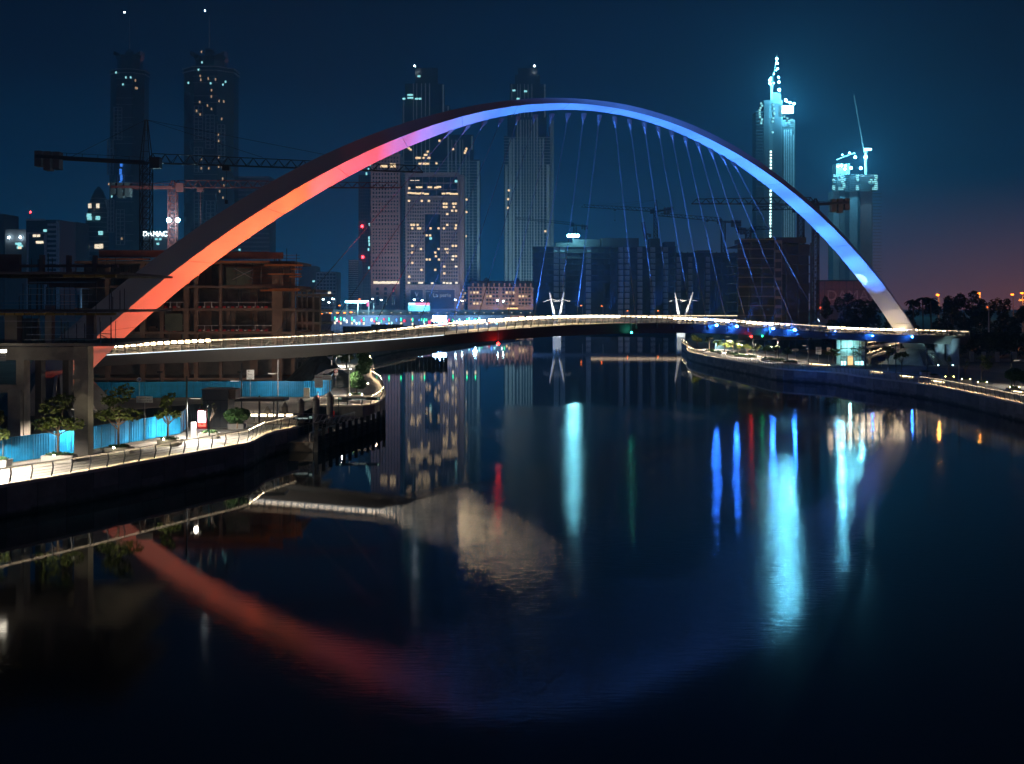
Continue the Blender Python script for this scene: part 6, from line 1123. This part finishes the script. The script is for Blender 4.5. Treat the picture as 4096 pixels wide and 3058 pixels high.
for i, (px, py) in enumerate(((2835, 1408), (2865, 1414), (2930, 1422), (2960, 1428), (3000, 1432), (3070, 1442), (3110, 1448), (3160, 1456))):
    r = thing('hedge_block', G(px, py), 'clipped low hedge block on the bank, %s from the tip' % 'first second third fourth fifth sixth seventh eighth'.split()[i], 'hedge', 'hedge blocks'); leaf_cloud([(0, 0, .45, 1.8, .9, .4), (.8, 0, .45, .9, .8, .4)], 420, .2, 300 + i).build('foliage', leaf_b, None).parent = r; p = r.location; MB().box(p.x - 1.7, p.x + 1.7, p.y - .5, p.y + .5, GZ, GZ + .4).build('kerb', coping_m, r)
for i, (px, py) in enumerate(((2782, 1408), (2815, 1396), (2848, 1394), (2885, 1406), (2918, 1412), (2945, 1416), (2975, 1420), (3010, 1424), (3045, 1430))):
    p = G(px, py); r = thing('ground_light', p, 'small warm ground light under the row trees, %s from the tip' % 'first second third fourth fifth sixth seventh eighth ninth'.split()[i], 'ground light', 'ground lights'); MB().lathe(p, [(.12, 0), (.14, .1), (.1, .14)], 8).build('base', steel_dark, r); MB().lathe(p + Vector((0, 0, .15)), [(.09, 0), (.09, .02)], 8).build('lens', E('ground_light', (1, .80, .42), 6), r)
    spot('ground_beam', p + Vector((0, 0, .3)), p + Vector((.3, 1.5, 4)), 9000 if i < 2 else 5000, (1, .84, .42), 120, r)
for i, (a, b_, y0, y1, yb, l) in enumerate(((3169, 3193, 1396, 1405, 1440, 'small white notice on the bank among the dark trees'), (3263, 3285, 1389, 1418, 1448, 'tall white notice board left of the lift tower'), (3307, 3321, 1392, 1420, 1450, 'white and red notice board beside the lift tower'))):
    r, d = sign_post((a + b_) / 2, yb, l, [(a, b_, y0, y1, sign_white)], name='notice_sign')
    for k in range(4): MB().box(PX(a + 3, d), PX(b_ - 3, d), d - .11, d - .095, PZ(lerp(y0, y1, (k + .75) / 4.3), d), PZ(lerp(y0, y1, (k + .45) / 4.3), d)).build('print_line', sign_ink if i < 2 or k else sign_red, r)
r, d = sign_post(3525, 1468, 'dark direction board in front of the lower stair ramp', [(3511, 3541, 1429, 1444, dk_sign)], name='direction_sign')
r = thing('site_wall', (PX(3050, 395), 395, GZ), 'long dark site wall behind the tree row', 'wall')
for k in range(24): MB().box(PX(2860, 395) + k * 2.0, PX(2860, 395) + k * 2.0 + 1.94, 395, 395.25, GZ, GZ + 3.2).build('panel', M('site_panel', (.04, .10, .13), .7), r)
# ------------------------------------------------------------------ dark tree belt and palms
rnd = random.Random(9)
belt = [(3330, 1172, 390, 80, 'dark round tree left of the arch\'s blue foot'), (3395, 1160, 400, 90, 'tall dark tree behind the arch\'s blue foot'), (3470, 1185, 380, 110, 'broad dark tree at the arch\'s blue foot'), (3545, 1205, 385, 90, 'low dark tree just behind the arch foot'), (3630, 1198, 390, 90, 'dark tree right of the arch foot'), (3735, 1200, 380, 90, 'dark tree below the first orange lamp'), (3812, 1172, 395, 70, 'tall slim dark tree between the orange lamps'), (3855, 1156, 385, 95, 'tallest dark tree left of the second orange lamp'), (3925, 1196, 380, 90, 'dark tree below the second orange lamp'), (3985, 1190, 390, 90, 'dark tree right of the second orange lamp'), (4040, 1184, 380, 80, 'dark tree below the flyover lamp'), (4100, 1200, 385, 90, 'dark tree at the photo\'s right edge')]
for i, (px, top, d, w_, l) in enumerate(belt):
    hgt = PZ(top, d) - GZ; W = w_ / F * d / 2; bl = []
    for k in range(12): bl.append((rnd.uniform(-.8, .8) * W, rnd.uniform(-.6, .6) * W, hgt * rnd.uniform(.2, .88), W * rnd.uniform(.35, .6), W * .5, hgt * rnd.uniform(.08, .16)))
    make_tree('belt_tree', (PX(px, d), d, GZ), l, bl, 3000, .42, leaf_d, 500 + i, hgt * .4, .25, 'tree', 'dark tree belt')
for i, (px, d, l) in enumerate(((3480, 345, 'long dark hedge mass under the blue arch foot'), (3700, 340, 'long dark hedge mass behind the landing'), (3920, 340, 'long dark hedge mass behind the boundary wall'), (4080, 338, 'dark hedge mass at the photo\'s right edge'))):
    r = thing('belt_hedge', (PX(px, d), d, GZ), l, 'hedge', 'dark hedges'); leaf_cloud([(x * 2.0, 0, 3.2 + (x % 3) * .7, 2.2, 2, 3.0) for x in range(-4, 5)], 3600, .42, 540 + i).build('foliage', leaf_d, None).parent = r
for i, (px, top, d, l) in enumerate(((3690, 1172, 375, 'leftmost dark palm right of the arch foot'), (3722, 1176, 370, 'dark palm left of the first orange lamp'), (3652, 1182, 372, 'small dark palm nearest the arch foot'))):
    b = Vector((PX(px, d), d, GZ)); top_z = PZ(top + 22, d); r = thing('palm_tree', b, l, 'palm', 'dark palms'); MB().tube([b, (b.x + .2, d, (b.z + top_z) / 2), (b.x, d, top_z)], [.3, .24, .22], 8).build('trunk', bark, r)
    for k in range(16):
        a = 2 * math.pi * k / 16 + rnd.uniform(-.2, .2); e_ = rnd.uniform(.1, .9); f = MB(); pts = [Vector((b.x, d, top_z)) + Vector((math.cos(a) * s * 2.6, math.sin(a) * s * 2.6, e_ * 2.2 * s - 1.9 * s * s)) for s in np.linspace(0, 1, 6)]; sd = Vector((-math.sin(a), math.cos(a), 0))
        for p, q in zip(pts, pts[1:]):
            for s in (-1, 1): f.add([p, q, q + sd * s * .42 + Vector((0, 0, -.22)), p + sd * s * .46 + Vector((0, 0, -.2))], [(0, 1, 2, 3)])
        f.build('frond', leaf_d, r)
for px, py, d, l in ((3755, 1180, 420, 'orange street lamp glowing above the palms'), (3919, 1173, 415, 'orange street lamp glowing beside the tallest dark tree'), (4053, 1178, 430, 'small orange street lamp near the photo\'s edge'), (4092, 1172, 400, 'orange street lamp at the photo\'s right edge'), (3955, 1230, 330, 'tiny orange lamp low among the dark trees')): street_lamp(px, py, 1330, d, lamp_sodium, l, ( .62 if py < 1200 else .12), 'orange lamps above the tree belt', arm=.8)
r = thing('lit_gantry', (PX(4090, 402), 402, GZ), 'small lit roadside gantry at the photo\'s right edge', 'gantry'); MB().box(PX(4078, 402), PX(4130, 402), 402, 402.5, PZ(1206, 402), PZ(1198, 402)).build('beam', M('gantry_pale', (.6, .5, .35), .7), r); MB().box(PX(4098, 402), PX(4101, 402), 402, 402.3, GZ, PZ(1206, 402)).build('post', steel, r)
# ------------------------------------------------------------------ facade floodlights at the feet of the lit buildings, plus added ones for the dark blocks
def facade_light(obj, px, d, back, aim_y, power, col, cone=70, lat=0):
    o = bpy.data.objects[obj]; p = Vector((PX(px, d) + lat, d - back, GZ + 1)); f = thing('facade_floodlight', p, parent=o); MB().box(p.x - .4, p.x + .4, p.y - .3, p.y + .3, GZ, GZ + .8).build('housing', black_m, f)
    spot('facade_beam', p + Vector((0, .6, .4)), P(px, aim_y, d), power, col, cone, f)
PINKISH, TEAL = (1, .72, .62), (.42, .8, 1)
facade_light('hotel_block', 1738, 1150, 90, 900, 1.78e+05, (.85, .8, .9)); facade_light('hotel_tower', 1543, 1165, 90, 900, 1.4e+05, (.9, .75, .85)); facade_light('palace_block', 1950, 1150, 50, 1180, 5.61e+04, PINKISH, 110); facade_light('palace_block', 2090, 1150, 50, 1180, 5.61e+04, PINKISH, 110)
facade_light('skyscraper', 2110, 1400, 120, 800, 4.08e+05, TEAL, 80); facade_light('skyscraper.001', 1760, 1400, 120, 600, 2.3e+05, TEAL, 90)
facade_light('unfinished_tower', 3110, 1500, 120, 700, 2.2e5, TEAL, 80); facade_light('unfinished_tower.001', 3418, 1500, 120, 850, 6e4, (.6, .8, 1), 80)
facade_light('domed_tower', 820, 1450, 130, 650, 9e+04, (.4, .7, 1), 90); facade_light('domed_tower.001', 498, 1490, 130, 700, 6e+04, (.35, .65, 1), 90)
facade_light('billboard_wall', 3370, 1000, 40, 1180, 1.0e4, (1, .45, .42), 120)

facade_light('unfinished_block', 2420, 800, 34, 1130, 2e3, (.8, .85, 1), 140); facade_light('unfinished_block.002', 3020, 505, 30, 1130, 2.2e3, (1, .8, .6), 130)  # added low floods that brighten the dark unfinished blocks

for nm, px, py, d in (('near the palms', 3755, 1180, 417), ('beside the tallest tree', 3919, 1173, 412), ('at the edge', 4075, 1175, 398)):
    q = min((o for o in bpy.data.objects if o.name.startswith('street_lamp') and o.type == 'EMPTY'), key=lambda o: (o.location - Vector((PX(px, d), d, o.location.z))).length); glow_light(q, 'lamp_glow', px, py, d, 6000, (1, .3, .05), .4)
